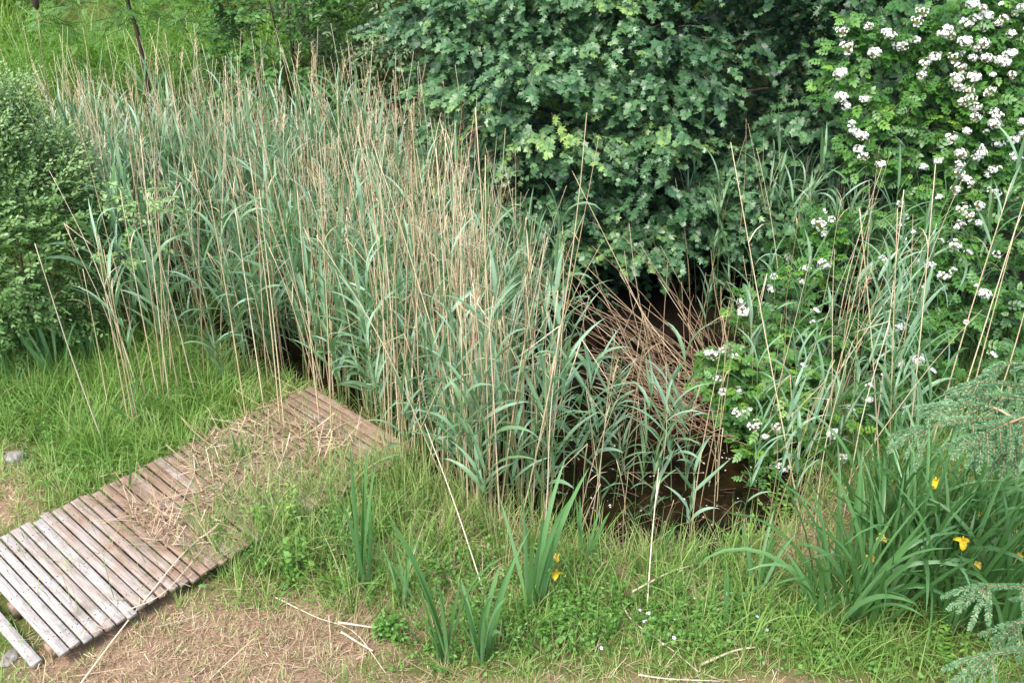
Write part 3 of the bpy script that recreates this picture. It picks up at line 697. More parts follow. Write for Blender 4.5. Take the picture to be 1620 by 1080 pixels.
BROAD = maple_leaf([(0, -.02), (.16, -.06), (.36, .03), (.50, .17), (.38, .27), (.46, .42), (.56, .56), (.38, .60), (.25, .66), (.14, .80), (0, .96)])
hf = RNG.random(len(O)) < .5
lvs = [twigs(O[m], D[m], Ls[m], 10, lf_, sz_, .48, .2, Rm[m], .11, .14, (0, -.35, 1)) for m, lf_, sz_ in ((hf, MAPLE, .066), (~hf, BROAD, .073))]
lv, st = merge([q[0] for q in lvs]), merge([q[1] for q in lvs])
part('crown', rel(lv, mb), M_maple, mp, False)
part('twigs', rel(st, mb), M_bark, mp)
part('trunk', rel(tubes(spline([mb - [0, 0, .2], mb + [.05, 0, 1.2], mb + [-.1, .1, 2.6], mb + [.1, 0, 4.2]], 10), np.linspace(.16, .05, 10), 9, .4), mb), M_bark, mp)
for e, z0 in (((-.6, 9.6, 1.6), .9), ((.2, 9.0, 2.0), 1.2), ((1.2, 8.9, 1.4), .8), ((2.4, 9.1, 1.8), 1.0), ((3.4, 9.8, 2.6), 1.4), ((.3, 9.4, 3.3), 1.9), ((2.2, 9.3, 3.2), 2.0), ((1.0, 9.0, .8), .5)):
    part('limb', rel(limb(mb + [0, 0, z0], np.array(e) + [0, .5, 0], .035, .008, .15), mb), M_bark, mp)

# ------------------------------------------------------------------ rose
def blossom():
    gs = []
    for k in range(5):
        a = k * 2 * math.pi / 5; c, q = math.cos(a), math.sin(a)
        g = Geo([(0, 0, 0), (-.42, .55, .16), (-.28, .95, .2), (.28, .95, .2), (.42, .55, .16), (0, .6, .08)], None, [(0, 5, 1), (1, 5, 2), (2, 5, 3), (3, 5, 4), (4, 5, 0)])
        gs.append(g.moved(np.array([[c, -q, 0], [q, c, 0], [0, 0, 1]])))
    gs.append(Geo([(-.13, -.13, .12), (.13, -.13, .12), (.13, .13, .12), (-.13, .13, .12)], [(0, 1, 2, 3)], None, [-3]))
    return merge(gs)
BLOSSOM = blossom()
def cluster(r, n):
    """dome of small five-petalled blossoms"""
    d = rand_dirs(n, .5); d[:, 1] -= .35; d = unit(d); p = d * r * U(.7, 1.05, (n, 1)) * np.array([1.15, 1, .8])
    ped = tubes(np.stack([np.tile([0, .02, -.03], (n, 1)), p * .6 + [0, .004, -.008], p], 1), .0012, 3, np.full(n, -3.), False)
    return merge([ped, instances(BLOSSOM, frames(unit(np.cross(d, rand_dirs(n))), unit(d + N(0, .3, (n, 3))), U(.009, .015, n)), p, np.clip(U(-.1, .3) + U(.1, 1, n), .06, 1), 1.0)])
CL = [mesh_of('flower_cluster', cluster(U(.042, .068), RNG.integers(26, 42)), M_petal, False) for _ in range(9)]
CLS = [mesh_of('flower_cluster', cluster(U(.024, .04), RNG.integers(9, 16)), M_petal, False) for _ in range(5)]
up3 = [(585, 85), (762, 40), (745, 65), (655, 110), (735, 130), (680, 150), (700, 150), (610, 165), (508, 98), (522, 150), (505, 230), (490, 240), (505, 308), (518, 333), (835, 90), (815, 105), (845, 115), (900, 75), (945, 30), (945, 85), (915, 15), (930, 150), (950, 140), (895, 130), (860, 180), (1040, 105), (1050, 40), (1070, 20), (1020, 60), (1050, 165), (1030, 175), (1000, 190), (985, 235), (1040, 235), (925, 240), (880, 215), (870, 270), (910, 310), (890, 320), (905, 290), (960, 295), (925, 375), (995, 365), (985, 390), (1075, 380), (900, 410), (960, 420), (855, 440), (945, 465), (885, 485), (1000, 455), (810, 510), (765, 525), (1055, 495), (985, 540), (970, 550), (870, 545), (912, 578), (860, 605), (810, 622), (985, 610), (795, 180), (770, 205), (755, 240), (570, 315), (540, 390), (568, 428), (557, 468), (572, 497), (622, 517), (545, 415), (885, 660), (935, 655), (875, 712), (940, 705), (905, 685), (1075, 420), (1050, 440), (1010, 10), (1100, 90), (1120, 200), (1110, 300), (640, 100), (870, 245)]
lo3 = [(450, 665), (430, 708), (475, 692), (452, 740), (690, 645), (705, 685), (690, 715), (728, 735), (702, 760), (450, 835), (390, 850), (285, 870), (375, 890), (285, 915), (190, 950), (195, 985), (415, 980), (410, 1020), (755, 830), (785, 840), (855, 850), (825, 875), (765, 908), (930, 900), (860, 775), (900, 795), (815, 765), (988, 805), (700, 990), (685, 1030), (900, 1015), (955, 925), (640, 815)]
lo6 = [(95, 40), (80, 35), (125, 30), (165, 48), (108, 118), (125, 155), (180, 150), (215, 215), (175, 225), (232, 262), (530, 215), (590, 140), (590, 185), (640, 105), (705, 205), (480, 290), (505, 368), (320, 397), (985, 395), (690, 70), (745, 55), (975, 45), (300, 265), (265, 300), (200, 68), (375, 80), (790, 90), (660, 15)]
up3 += [(890, 170), (915, 185), (955, 50), (925, 60), (1000, 75), (1020, 200), (965, 185), (930, 335), (915, 350), (975, 290), (985, 350), (930, 500), (1000, 530), (900, 560), (880, 520), (940, 480), (1015, 620)]
upper = [(1080 + x / 2, y / 2) for x, y in up3]; lower = [(1080 + x / 2, y / 2) for x, y in lo3] + [(1080 + x / 2, 540 + y / 2) for x, y in lo6]
def rose_Y(py): return np.interp(py, [-100, 0, 300, 430, 560, 680, 780], [8.6, 8.35, 7.9, 7.5, 6.85, 6.3, 6.0])
def rose_plant(label, loc, flowers, regions, big):
    ro = thing('rose_bush', label, 'rose', loc); lo = np.array(loc)
    O, D, L, Rm = [], [], [], []
    for x0, x1, y0, y1, n, dy, rm in regions:
        for _ in range(n):
            x, y = U(x0, x1), U(y0, y1)
            # bays in the foliage
            if math.sin(x * .031 + 1.2) + math.sin(y * .041 + x * .013) < -.15: continue
            O.append(at(x, y, rose_Y(y) + dy + abs(N(0, .22)))); D.append(unit(np.array([N(0, .7), N(-.5, .4), N(.1, .5)]))); L.append(U(.14, .32)); Rm.append(rm + N(0, .14))
    for (x, y) in flowers:
        for _ in range(5):
            O.append(at(x + N(0, 13), y + N(4, 13), rose_Y(y) + U(.04, .2))); D.append(unit(np.array([N(0, .7), -.6, N(.2, .5)]))); L.append(U(.1, .24)); Rm.append(U(.2, .62))
    lv, st = twigs(np.array(O), np.array(D), np.array(L), 4, ROSE, .115, .5, .2, np.clip(np.array(Rm), 0, .95), .08, .1, (0, -.45, 1))
    part('foliage', rel(lv, lo), M_rose, ro, False); part('canes', rel(st, lo), M_bark, ro)
    gs = []
    for k in range(9):
        x, y = flowers[RNG.integers(0, len(flowers))]
        gs.append(limb(lo + [N(0, .15), N(0, .1), 0], at(x, y, rose_Y(y) + .15), .011, .004, .3))
    part('main_canes', rel(merge(gs), lo), M_bark, ro)
    for (x, y) in flowers[:100]:
        me = (CL if U(0, 1) < big else CLS); o = link('flower_cluster', me[RNG.integers(0, len(me))], ro)
        o.location = tuple(at(x + U(-2, 2), y + U(-2, 2), rose_Y(y) - U(.06, .2)) - lo); o.rotation_euler = (U(-.2, .2), U(-.3, .3), U(-.5, .5)); s = U(.66, 1.05); o.scale = (s, s, s)
rp = (3.2, 8.6, float(gz(3.2, 8.6)))
rose_plant('tall wild rose covered in white flower clusters at the right', rp, upper, [(1330, 1700, -90, 130, 230, .1, .26), (1360, 1700, 100, 380, 360, .12, .28), (1240, 1660, 340, 520, 240, .3, .18), (1385, 1490, 150, 195, 15, .0, .62), (1305, 1345, 135, 155, 6, 0, .6), (1415, 1470, 225, 255, 7, 0, .7), (1575, 1640, 115, 160, 9, -.0, .62), (1290, 1330, 175, 215, 8, .05, .5), (1440, 1480, 95, 115, 4, -.05, .75)], .82)
rl = (2.2, 6.9, float(gz(2.2, 6.9)))
rose_plant('low sprawling white rose tangled among the reeds at the pond edge', rl, lower, [(1120, 1460, 480, 640, 210, .15, .52), (1160, 1440, 600, 760, 210, .15, .62), (1290, 1600, 340, 560, 240, .2, .26), (1400, 1680, 470, 700, 260, .2, .26), (1135, 1190, 570, 620, 7, -.1, .75), (1230, 1270, 590, 630, 6, -.1, .7), (1330, 1400, 640, 680, 7, 0, .65)], .35)

# ------------------------------------------------------------------ willow at the left
wb = ground(20, 585); wb[2] = gz(wb[0], wb[1]) + 0.0; wb[1] += .25
wl = thing('willow_bush', 'dense bushy willow with small grey green leaves at the left edge', 'bush', wb)
O, D, L = [], [], []
cc = wb + np.array([-.22, .15, 1.15])
for _ in range(3300):
    d = rand_dirs(1, .15)[0]; q = U(.45, 1.0) ** .6
    rx = 1.0 if d[0] > 0 else 1.2
    q *= 1 + .13 * math.sin(5 * d[0] + 2 * d[2]) + .10 * math.sin(7 * d[2] - 3 * d[1])
    p = cc + d * q * np.array([rx * (1 - .12 * d[2]), .95, 1.14])
    if p[2] < .12: continue
    O.append(p); D.append(unit(d * .8 + np.array([N(0, .35), N(0, .35), .45 + N(0, .3)]))); L.append(U(.18, .46))
for x, y, Y in [(210, 310, 7.5), (240, 330, 7.4), (190, 350, 7.3), (265, 345, 7.5), (215, 375, 7.3), (160, 300, 7.5), (180, 330, 7.4), (230, 300, 7.6), (200, 400, 7.3), (150, 400, 7.2)] * 4:
    O.append(at(x + N(0, 10), y + N(0, 12), Y + N(0, .1))); D.append(unit(np.array([.7 + N(0, .3), N(-.2, .3), .2 + N(0, .2)]))); L.append(U(.15, .3))
O, D, L = np.array(O), np.array(D), np.array(L)
lv, st = twigs(O, D, L, 13, OVAL, .053, .45, .05, np.clip(.52 + .22 * (O[:, 2] - 1.0), .12, .85), .1, .12, (0, -.2, 1))  # leaf colour lightens with height: the sunlit top is put into the colour
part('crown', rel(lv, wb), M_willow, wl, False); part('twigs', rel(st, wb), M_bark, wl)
for k in range(9):
    a = U(0, 6.3); part('stem', rel(limb(wb + [.1 * math.cos(a), .1 * math.sin(a), -.05], cc + np.array([.6 * math.cos(a), .5 * math.sin(a), U(0, .7)]), .016, .005), wb), M_bark, wl)

# ------------------------------------------------------------------ background shrubs on the bank
def shrub(name, label, cat, base, cen, rad, n, leaf, size, mat, nleaf=11, rm=.45, trunk=.06, L0=(.2, .45), low=.15, stems=1):
    base = np.array([base[0], base[1], float(gz(base[0], base[1]))]); o = thing(name, label, cat, base); cen = np.asarray(cen, float)
    O, D, L = [], [], []
    ph = U(0, 6, 3)
    while len(O) < n:
        d = rand_dirs(1)[0]; q = U(.4, 1) ** .5 * (1 + .16 * math.sin(4 * d[0] + ph[0]) + .14 * math.sin(5 * d[2] + ph[1]))
        p = cen + d * q * np.asarray(rad)
        if p[2] < gz(p[0], p[1]) + low: continue
        O.append(p); D.append(unit(d * .7 + np.array([N(0, .4), N(0, .4), .1 + N(0, .3)]))); L.append(U(*L0))
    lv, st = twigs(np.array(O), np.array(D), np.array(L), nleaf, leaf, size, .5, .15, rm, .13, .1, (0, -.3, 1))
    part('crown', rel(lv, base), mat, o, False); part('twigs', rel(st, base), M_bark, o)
    for k in range(stems):
        top = cen + np.array([N(0, .12), N(0, .12), rad[2] * .4]) * (1 if stems == 1 else 1)
        part('trunk', rel(limb(base + [N(0, .1) * (stems > 1), 0, -.2], top, trunk, trunk * .3, 0), base), M_bark, o)
    return o
c = at(450, 20, 11.6); shrub('hazel_bush', 'bright green leafy hazel bush behind the reeds at the top', 'bush', (c[0], 11.7), c, (.85, .9, 1.0), 620, OVAL, .085, M_hazel, stems=3, trunk=.018)
c = at(590, -10, 12.2); shrub('sallow_bush', 'grey green bush between the hazel and the maple', 'bush', (c[0], 12.3), c, (1.1, .9, 1.25), 900, NARROW, .075, M_sallow, stems=3, trunk=.02)
c = at(720, 60, 11.0); shrub('sallow_bush', 'light green bush behind the left edge of the maple', 'bush', (c[0], 11.1), c, (.8, .7, 1.2), 420, NARROW, .08, M_sallow, rm=.6, stems=2)
c = at(365, 95, 11.4); shrub('small_bush', 'small pale leafed bush at the foot of the hazel', 'bush', (c[0], 11.4), c, (.3, .3, .35), 60, OVAL, .05, M_sallow, stems=2, trunk=.015)
for x, y in ((2.9, 12.9), (5.2, 11.6), (.2, 13.2)):
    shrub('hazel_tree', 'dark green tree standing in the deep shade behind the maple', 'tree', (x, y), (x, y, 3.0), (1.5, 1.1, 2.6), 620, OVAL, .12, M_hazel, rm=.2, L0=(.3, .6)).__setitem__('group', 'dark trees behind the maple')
a = ground(232, 120); a = at(228, 118, 11.2); sb = np.array([a[0], 11.2, float(gz(a[0], 11.2))])
sp_ = thing('rowan_sapling', 'slender rowan sapling with a dark thin trunk on the bank at the top left', 'tree', sb)
top = at(196, -30, 11.1)
part('trunk', rel(tubes(spline([sb - [0, 0, .1], at(222, 70, 11.15), at(208, 30, 11.1), top, top + [-.1, 0, .8]], 12), np.linspace(.034, .014, 12), 7, .5), sb), M_bark, sp_)
O, D, L = [], [], []
for _ in range(150):
    O.append(at(U(60, 330), U(-90, 48), U(10.6, 11.6))); D.append(unit(np.array([N(0, .7), N(-.2, .6), N(-.05, .2)]))); L.append(U(.2, .4))
lv, st = twigs(np.array(O), np.array(D), np.array(L), 4, ROWAN, .17, .6, .15, .4, .12, .1)
part('crown', rel(lv, sb), M_weed, sp_, False); part('twigs', rel(st, sb), M_bark, sp_)

# ------------------------------------------------------------------ irises
def iris_flower(r=.04):
    """three broad hanging falls and three small upright standards"""
    gs = []
    for k in range(3):
        a = k * 2.094 + U(-.2, .2)
        gs.append(blades(np.zeros((1, 3)), [a], [.5], [1.9], [r * 1.5], [r * .95], 5, 3, 0, 1.0, 'iris', -.25, [U(0, 1)]))
        gs.append(blades(np.zeros((1, 3)), [a + 1.05], [1.3], [.3], [r * .8], [r * .35], 3, 3, 0, 1.0, 'iris', -.25, [U(0, 1)]))
    return merge(gs)
def iris(px, py, label, n, h, lean=(0, 0), spread=.22, rad=.05, flowers=(), arch=.35, wide=.028, rm=.5):
    wide *= 1.0; n = int(n * 1.3); h *= 1.1; spread *= .72; rm = .22 if px > 1300 else rm; wide *= .85 if 500 < px < 1250 else 1; n = int(n * 1.25) if 500 < px < 900 else n; b = ground(px, py); b[2] = gz(b[0], b[1]); o = thing('iris', label, 'iris', b)
    ang = U(0, 6.3, n); q = np.sqrt(U(0, 1, n)) * rad
    base = np.stack([np.cos(ang) * q, np.sin(ang) * q, np.zeros(n)], -1)
    az = np.arctan2(np.sin(ang) * q + N(0, .03, n) + lean[1] * .1, np.cos(ang) * q + N(0, .04, n) + lean[0] * .1)
    e0 = 1.5 - np.abs(N(spread * .8, spread * .5, n)); L = h * U(.6, 1.08, n)
    bend = np.abs(N(arch + .06, arch * .9 + .08, n)); bend = np.where(U(0, 1, n) < .25 * (arch > .3), bend + U(.5, 1.5, n), bend)
    lv = blades(base, az, e0, bend, L, U(.75, 1.2, n) * wide, 9, 3, N(.6, .7, n), 1.9, 'iris', .14, np.clip(N(rm, .2, n), 0, 1))
    part('foliage', lv, M_iris, o)
    for fx, fy, Y, kind in flowers:
        t = at(fx, fy, Y) - b; P = spline([np.array([0, .0, 0]), t * [.4, .4, .55] , t], 8)
        part('flower_stem', tubes(P, np.linspace(.006, .004, 8), 5, .4), M_iris, o)
        f = part('flower', iris_flower(.045 if kind == 'full' else .032), M_yellow if kind == 'full' else M_wilt, o, True, None if kind == 'full' else 'wilted orange flower')
        f.location = tuple(t); f.rotation_euler = (U(-.4, .4), U(-.4, .4), U(0, 6))
    return o
iris(575, 930, 'upright iris clump of a few tall blades left of the other front irises', 8, 1.02, (.1, 0), .10, .05, arch=.12, wide=.034)
iris(638, 955, 'small iris of short narrow blades between two taller front clumps', 6, .55, spread=.1, rad=.04, arch=.1, wide=.022)
iris(705, 1035, 'iris with long blades sweeping left in the front grass', 7, .98, (-.5, .1), .22, .05, arch=.2, wide=.034)
iris(765, 1040, 'upright iris clump at the bottom centre close to the dry lawn', 8, .78, (.1, 0), .16, .05, arch=.2, wide=.034)
iris(845, 960, 'upright iris clump with one yellow flower in front of the water', 9, .92, (.1, 0), .14, .06, [(880, 908, 4.82, 'full'), (880, 880, 4.86, 'wilt')], arch=.15, wide=.034)
iris(1197, 940, 'small upright iris on the lawn beside the right end of the water', 7, .62, (.15, 0), .12, .04, arch=.12, wide=.03)
iris(1147, 1000, 'lone narrow iris of two blades in the weeds at the bottom', 2, .62, spread=.03, rad=.01, arch=.05, wide=.02)
iris(925, 895, 'thin iris at the near water edge beside the bleached reed', 4, .55, spread=.12, rad=.03, arch=.15)
iris(1035, 905, 'short pale iris blades at the near edge of the dark water', 4, .42, spread=.1, rad=.03, arch=.15)
iris(1320, 985, 'large arching iris clump at the front of the right bed', 30, .98, (-.1, 0), .30, .12, arch=.65)
iris(1375, 975, 'dense iris clump with drooping blades and a wilted flower', 34, 1.02, (-.1, 0), .28, .14, [(1378, 882, 4.72, 'wilt'), (1395, 850, 4.75, 'wilt')], arch=.6)
iris(1440, 930, 'big iris clump in the middle of the right bed', 40, 1.08, (0, 0), .26, .16, arch=.55)
iris(1505, 985, 'iris clump with a bright yellow flower near the lower spruce twig', 34, 1.0, (.05, 0), .22, .14, [(1523, 856, 4.65, 'full'), (1546, 893, 4.6, 'wilt')], arch=.5)
iris(1470, 870, 'iris clump behind with a yellow flower under the upper spruce branch', 34, 1.0, (.1, 0), .24, .15, [(1480, 762, 5.25, 'full'), (1432, 806, 5.2, 'wilt')], arch=.5)
iris(1570, 900, 'iris clump at the right edge with small yellow blooms', 38, 1.08, (.05, 0), .22, .16, [(1551, 815, 5.0, 'wilt'), (1612, 878, 4.8, 'wilt')], arch=.45)
iris(1590, 1010, 'iris clump under the lower spruce twig at the right edge', 28, .95, (.1, 0), .22, .14, arch=.45)
iris(1390, 860, 'dark iris clump at the back of the right bed by the reeds', 32, 1.0, (0, 0), .24, .16, arch=.55)
iris(1610, 820, 'iris clump at the right edge below the upper spruce branch', 32, 1.05, spread=.2, rad=.15, arch=.4)
iris(95, 610, 'bright green iris clump at the foot of the willow', 12, .62, (-.1, 0), .3, .09, arch=.2, wide=.032, rm=.6)
iris(150, 585, 'small iris at the foot of the willow beside the tan reeds', 8, .5, (.1, 0), .22, .06, arch=.2, wide=.028, rm=.6)
iris(15, 640, 'dark iris tuft in the shade of the willow at the left edge', 9, .45, spread=.25, rad=.07, arch=.4, wide=.02, rm=.3)
iris(215, 690, 'lone leafy iris on the grass at the far edge of the boardwalk', 4, .45, (.2, 0), .22, .03, arch=.4)
iris(203, 790, 'two broad blades sprouting through the boardwalk planks', 3, .42, (-.2, 0), .4, .02, arch=.2, wide=.032)
iris(385, 745, 'green shoot growing between the planks of the boardwalk', 4, .42, spread=.1, rad=.02, arch=.15, wide=.03)

# ------------------------------------------------------------------ grass, herbs and litter
def spread_px(x0, x1, y0, y1, n):
    return None
def field(n, dens, xr=(-6.4, 4.8), yr=(3.0, 8.3)):
    """n trial points on the ground in view, kept with the probability dens(px, py, x, y)"""
    n = int(n * (1.54 if xr[0] < -6 else 1))
    x, y = U(*xr, n), U(*yr, n); P = onground(x, y); px, py = proj(P)
    k = RNG.random(n) < dens(px, py, x, y); return P[k], px[k], py[k]
def dry_of(P): return dryness(P[:, 0], P[:, 1])
def base_ok(px, py, x, y):
    return (~on_deck(x, y, .01)) & (pond_sd(x, y) < .06) & (px > -700) & (px < 2300)
def tufts(P, k, sp):
    """k blades round every tuft centre, leaning outward; the tuft's own shade"""
    m = len(P); a = U(0, 6.3, (m, k)); q = sp * np.sqrt(U(0, 1, (m, k)))
    x = (P[:, 0:1] + q * np.cos(a)).ravel(); y = (P[:, 1:2] + q * np.sin(a)).ravel()
    return np.stack([x, y, np.repeat(P[:, 2], k)], -1), a.ravel() + N(0, .5, m * k), np.repeat(N(0, 1, m), k), np.repeat(U(.6, 1.3, m), k)
# short lawn
def d_short(px, py, x, y): return base_ok(px, py, x, y) * np.clip(1.0 - .55 * dryness(x, y), .1, 1) * (.45 + .55 * (np.sin(3.1 * x + 1.7 * y) + np.sin(5.3 * y - 2.2 * x) > -.5))
P, px, py = field(17000, d_short)
P, az, ts, th = tufts(P, 7, .035); n = len(P); dr = dry_of(P); r = np.clip(.38 + .16 * ts + N(0, .12, n) + dr * .42, 0, 1)
stuff('lawn_grass', blades(P, az, N(1.05, .3, n), np.abs(N(.7, .4, n)), np.clip(N(.10, .045, n), .025, .3) * th * (1 - .45 * dr), U(.004, .007, n), 3, 2, U(-.6, .6, n), rnd=r), M_grass, 'short green lawn grass with dry patches', 'grass')
# longer grass: left lawn, along the deck, front of the reeds
def d_long(px, py, x, y):
    d = np.zeros_like(px)
    def blob(cx, cy, rx, ry, s): return s * np.exp(-(((px - cx) / rx) ** 2 + ((py - cy) / ry) ** 2))
    d += blob(150, 630, 170, 60, 1) + blob(230, 690, 120, 60, 1) + blob(320, 620, 80, 60, 1) + blob(30, 600, 120, 40, .7) + blob(470, 830, 110, 90, .5) + blob(380, 800, 40, 90, .4)
    d += blob(600, 860, 160, 80, .4) + blob(760, 900, 200, 60, .3) + blob(950, 905, 160, 35, .2) + blob(1230, 900, 120, 50, .5) + blob(1450, 980, 220, 80, .6) + blob(1000, 960, 260, 50, .3)
    pt = np.where(px < 330, 1, .25 + .95 * (np.sin(4.7 * x + 1.1 * y) * np.sin(3.9 * y - 1.6 * x + 1) > -.1))
    return base_ok(px, py, x, y) * np.clip(d, 0, 1) * (1 - .5 * dryness(x, y)) * pt
P, px, py = field(17000, d_long); left = np.repeat(px < 330, 10); P, az, ts, th = tufts(P, 10, .05); n = len(P)
stuff('long_grass', blades(P, az, N(1.2, .22, n), np.abs(N(.85, .55, n)), np.clip(N(.25, .09, n), .06, .6) * th, U(.005, .0095, n), 5, 2, U(-.6, .6, n), rnd=np.clip(.36 + .13 * ts + N(0, .09, n) + .1 * (~left), 0, 1)), M_grass, 'long lush green grass along the boardwalk and the bank', 'grass')
# tall olive grass at the foot of the reeds
def d_sedge(px, py, x, y):
    sd = pond_sd(x, y); d = np.exp(-((sd + .10) / .22) ** 2) * ((py > 640) & (px > 560)) * np.interp(px, [560, 640, 840, 900, 1250, 1300], [.2, .55, .5, .42, .34, .1]) * (.3 + .9 * (np.sin(6.1 * x + 2) * np.sin(5.3 * y + x) > -.2))
    return (~on_deck(x, y, .03)) * d
P, px, py = field(13000, d_sedge); px = np.repeat(px, 9); P, az, ts, th = tufts(P, 9, .04); n = len(P)
stuff('tall_grass', blades(P, az, N(1.36, .13, n), np.abs(N(.55, .45, n)), np.clip(N(.38, .13, n), .12, .75) * th * np.interp(px, [600, 840, 900, 1250], [1.0, .92, .72, .62]), U(.004, .008, n), 5, 2, U(-.6, .6, n), rnd=np.clip(.45 + .22 * ts + N(0, .13, n), 0, 1)), M_sedge, 'tall thin olive grass at the foot of the reeds', 'grass')
# grass on the deck gaps
def d_gap(px, py, x, y): return on_deck(x, y, -.03) * np.clip(.07 + .35 * np.exp(-(((px - 440) / 70) ** 2 + ((py - 700) / 40) ** 2)) + .35 * np.exp(-(((px - 380) / 60) ** 2 + ((py - 760) / 60) ** 2)) + .2 * np.exp(-(((px - 560) / 60) ** 2 + ((py - 730) / 25) ** 2)), 0, 1)
P, px, py = field(24000, d_gap, (-3.6, -.6), (4.2, 8)); n = len(P); P[:, 2] = .06
stuff('gap_grass', blades(P, U(0, 6.3, n), N(1.25, .2, n), np.abs(N(.6, .4, n)), np.clip(N(.22, .10, n), .05, .5), U(.003, .006, n), 4, 2, U(-.6, .6, n), rnd=np.clip(N(.4, .2, n), 0, 1)), M_sedge, 'green grass growing up through the boardwalk gaps', 'grass')
# rank grass hiding the near edge of the boardwalk
EDGE = [(330, 905), (300, 845), (360, 775), (440, 735), (520, 725), (600, 720), (650, 760), (640, 830), (560, 880), (440, 900)]
EDGE = [(300, 915), (318, 850), (322, 800), (335, 765), (400, 722), (470, 745), (540, 755), (612, 742), (660, 770), (640, 830), (560, 880), (440, 905)]
P = sample_many(EDGE, 1500); P = P[(~on_deck(P[:, 0], P[:, 1], -.55)) & (RNG.random(len(P)) < np.where(on_deck(P[:, 0], P[:, 1], -.05), .34, .8))]; dk = np.repeat(on_deck(P[:, 0], P[:, 1], -.05), 9); P[:, 2] = np.where(on_deck(P[:, 0], P[:, 1], 0), .06, P[:, 2]); P, az, ts, th = tufts(P, 9, .045); n = len(P)
stuff('rank_grass', blades(P, az, N(1.25, .2, n), np.abs(N(.7, .5, n)), np.clip(N(.25, .11, n), .08, .6) * th * np.where(dk, .75, 1), U(.0045, .009, n), 5, 2, U(-.6, .6, n), rnd=np.clip(.45 + .18 * ts + N(0, .1, n), 0, 1)), M_sedge, 'rank tall grass hanging over the near edge of the boardwalk', 'grass')
# low broad-leaved weeds
def d_weed(px, py, x, y):
    def blob(cx, cy, rx, ry, s): return s * np.exp(-(((px - cx) / rx) ** 2 + ((py - cy) / ry) ** 2))
    d = blob(1060, 985, 190, 60, 1) + blob(860, 960, 160, 60, .8) + blob(470, 870, 110, 80, .8) + blob(600, 960, 120, 60, .6) + blob(90, 640, 120, 60, .7) + blob(170, 730, 120, 40, .5) + blob(1430, 1030, 200, 60, .8) + blob(1250, 990, 120, 60, .6) + blob(380, 1000, 200, 80, .05) + .03
    d = d * (.5 + .5 * np.sin(5.1 * x + 2.3 * y + 1) * np.sin(4.4 * y - 2.7 * x))
    return base_ok(px, py, x, y) * np.clip(d, 0, 1) * (1 - .92 * np.clip(dryness(x, y) * 1.5, 0, 1))
P, px, py = field(110000, d_weed); n = len(P); P[:, 2] += U(.01, .10, n)
lv = instances(ROUND, frames(unit(np.stack([N(0, 1, n), N(0, 1, n), N(0, .2, n)], -1)), unit(np.stack([N(0, .35, n), N(-.15, .35, n), np.ones(n)], -1)), U(.014, .034, n)), P, np.clip(N(.5, .2, n), 0, 1))
stuff('weed_carpet', lv, M_weed, 'low green round leaved weeds carpeting the lawn', 'weeds')
# pale blue-white tiny flowers
def d_fl(px, py, x, y): return base_ok(px, py, x, y) * np.clip(np.exp(-(((px - 1070) / 90) ** 2 + ((py - 990) / 32) ** 2)) + .7 * np.exp(-(((px - 1190) / 60) ** 2 + ((py - 965) / 30) ** 2)) + .1 * np.exp(-(((px - 1350) / 150) ** 2 + ((py - 1000) / 60) ** 2)), 0, 1) * (np.sin(9 * x + 3) * np.sin(11 * y) > .15)
P, px, py = field(8000, d_fl); n = len(P); P[:, 2] += U(.06, .14, n)
stuff('forget_me_nots', instances(BLOSSOM, frames(unit(np.stack([N(0, 1, n), N(0, 1, n), 0 * U(0, 1, n)], -1)), unit(np.stack([N(0, .3, n), N(-.3, .3, n), np.ones(n)], -1)), U(.008, .014, n)), P, U(0.1, 1, n), 1.0), M_blue, 'scattered tiny pale blue flowers among the low weeds', 'flowers')
# straw litter on the ground and on the deck
def d_lit(px, py, x, y):
    def blob(cx, cy, rx, ry, s): return s * np.exp(-(((px - cx) / rx) ** 2 + ((py - cy) / ry) ** 2))
    dk = on_deck(x, y, -.02)
    d1 = np.clip(dryness(x, y) * 1.0 + .05, 0, 1) * (pond_sd(x, y) < .05)
    d2 = np.clip(blob(360, 715, 50, 35, .4) + blob(460, 705, 60, 25, .4) + blob(530, 730, 40, 20, .4) + blob(240, 850, 45, 30, .3) + blob(290, 860, 40, 60, .6) + blob(420, 655, 40, 25, .3), 0, 1)
    lump = np.clip(.35 + .9 * np.sin(7.3 * x + 4 * y + 1) * np.sin(9.1 * y - 3 * x), .03, 1)
    return np.where(dk, d2 * lump * .85, d1 * .8)
P, px, py = field(120000, d_lit); n = len(P); dk = on_deck(P[:, 0], P[:, 1], 0); P[:, 2] = np.where(dk, DZ + U(.004, .04, n), P[:, 2] + U(.003, .025, n))
stuff('straw_litter', blades(P, U(0, 6.3, n), N(.05, .14, n), N(0, .4, n), np.where(U(0, 1, n) < .07, U(.12, .35, n), U(.02, .08, n)), U(.0018, .0045, n), 3, 2, U(-.5, .5, n), prof='flat', rnd=np.clip(N(.5, .25, n), 0, 1)), M_litter, 'dry straw litter strewn on the ground and the boardwalk', 'straw')
LIT = [[(300, 745), (345, 700), (420, 690), (430, 720), (360, 790), (320, 800)], [(440, 700), (500, 690), (570, 715), (560, 740), (500, 745)], [(205, 830), (260, 815), (300, 850), (290, 905), (240, 880)], [(360, 665), (440, 630), (470, 650), (400, 700)], [(300, 905), (318, 850), (322, 800), (400, 730), (470, 742), (530, 745), (500, 790), (420, 830)]]
gs = []
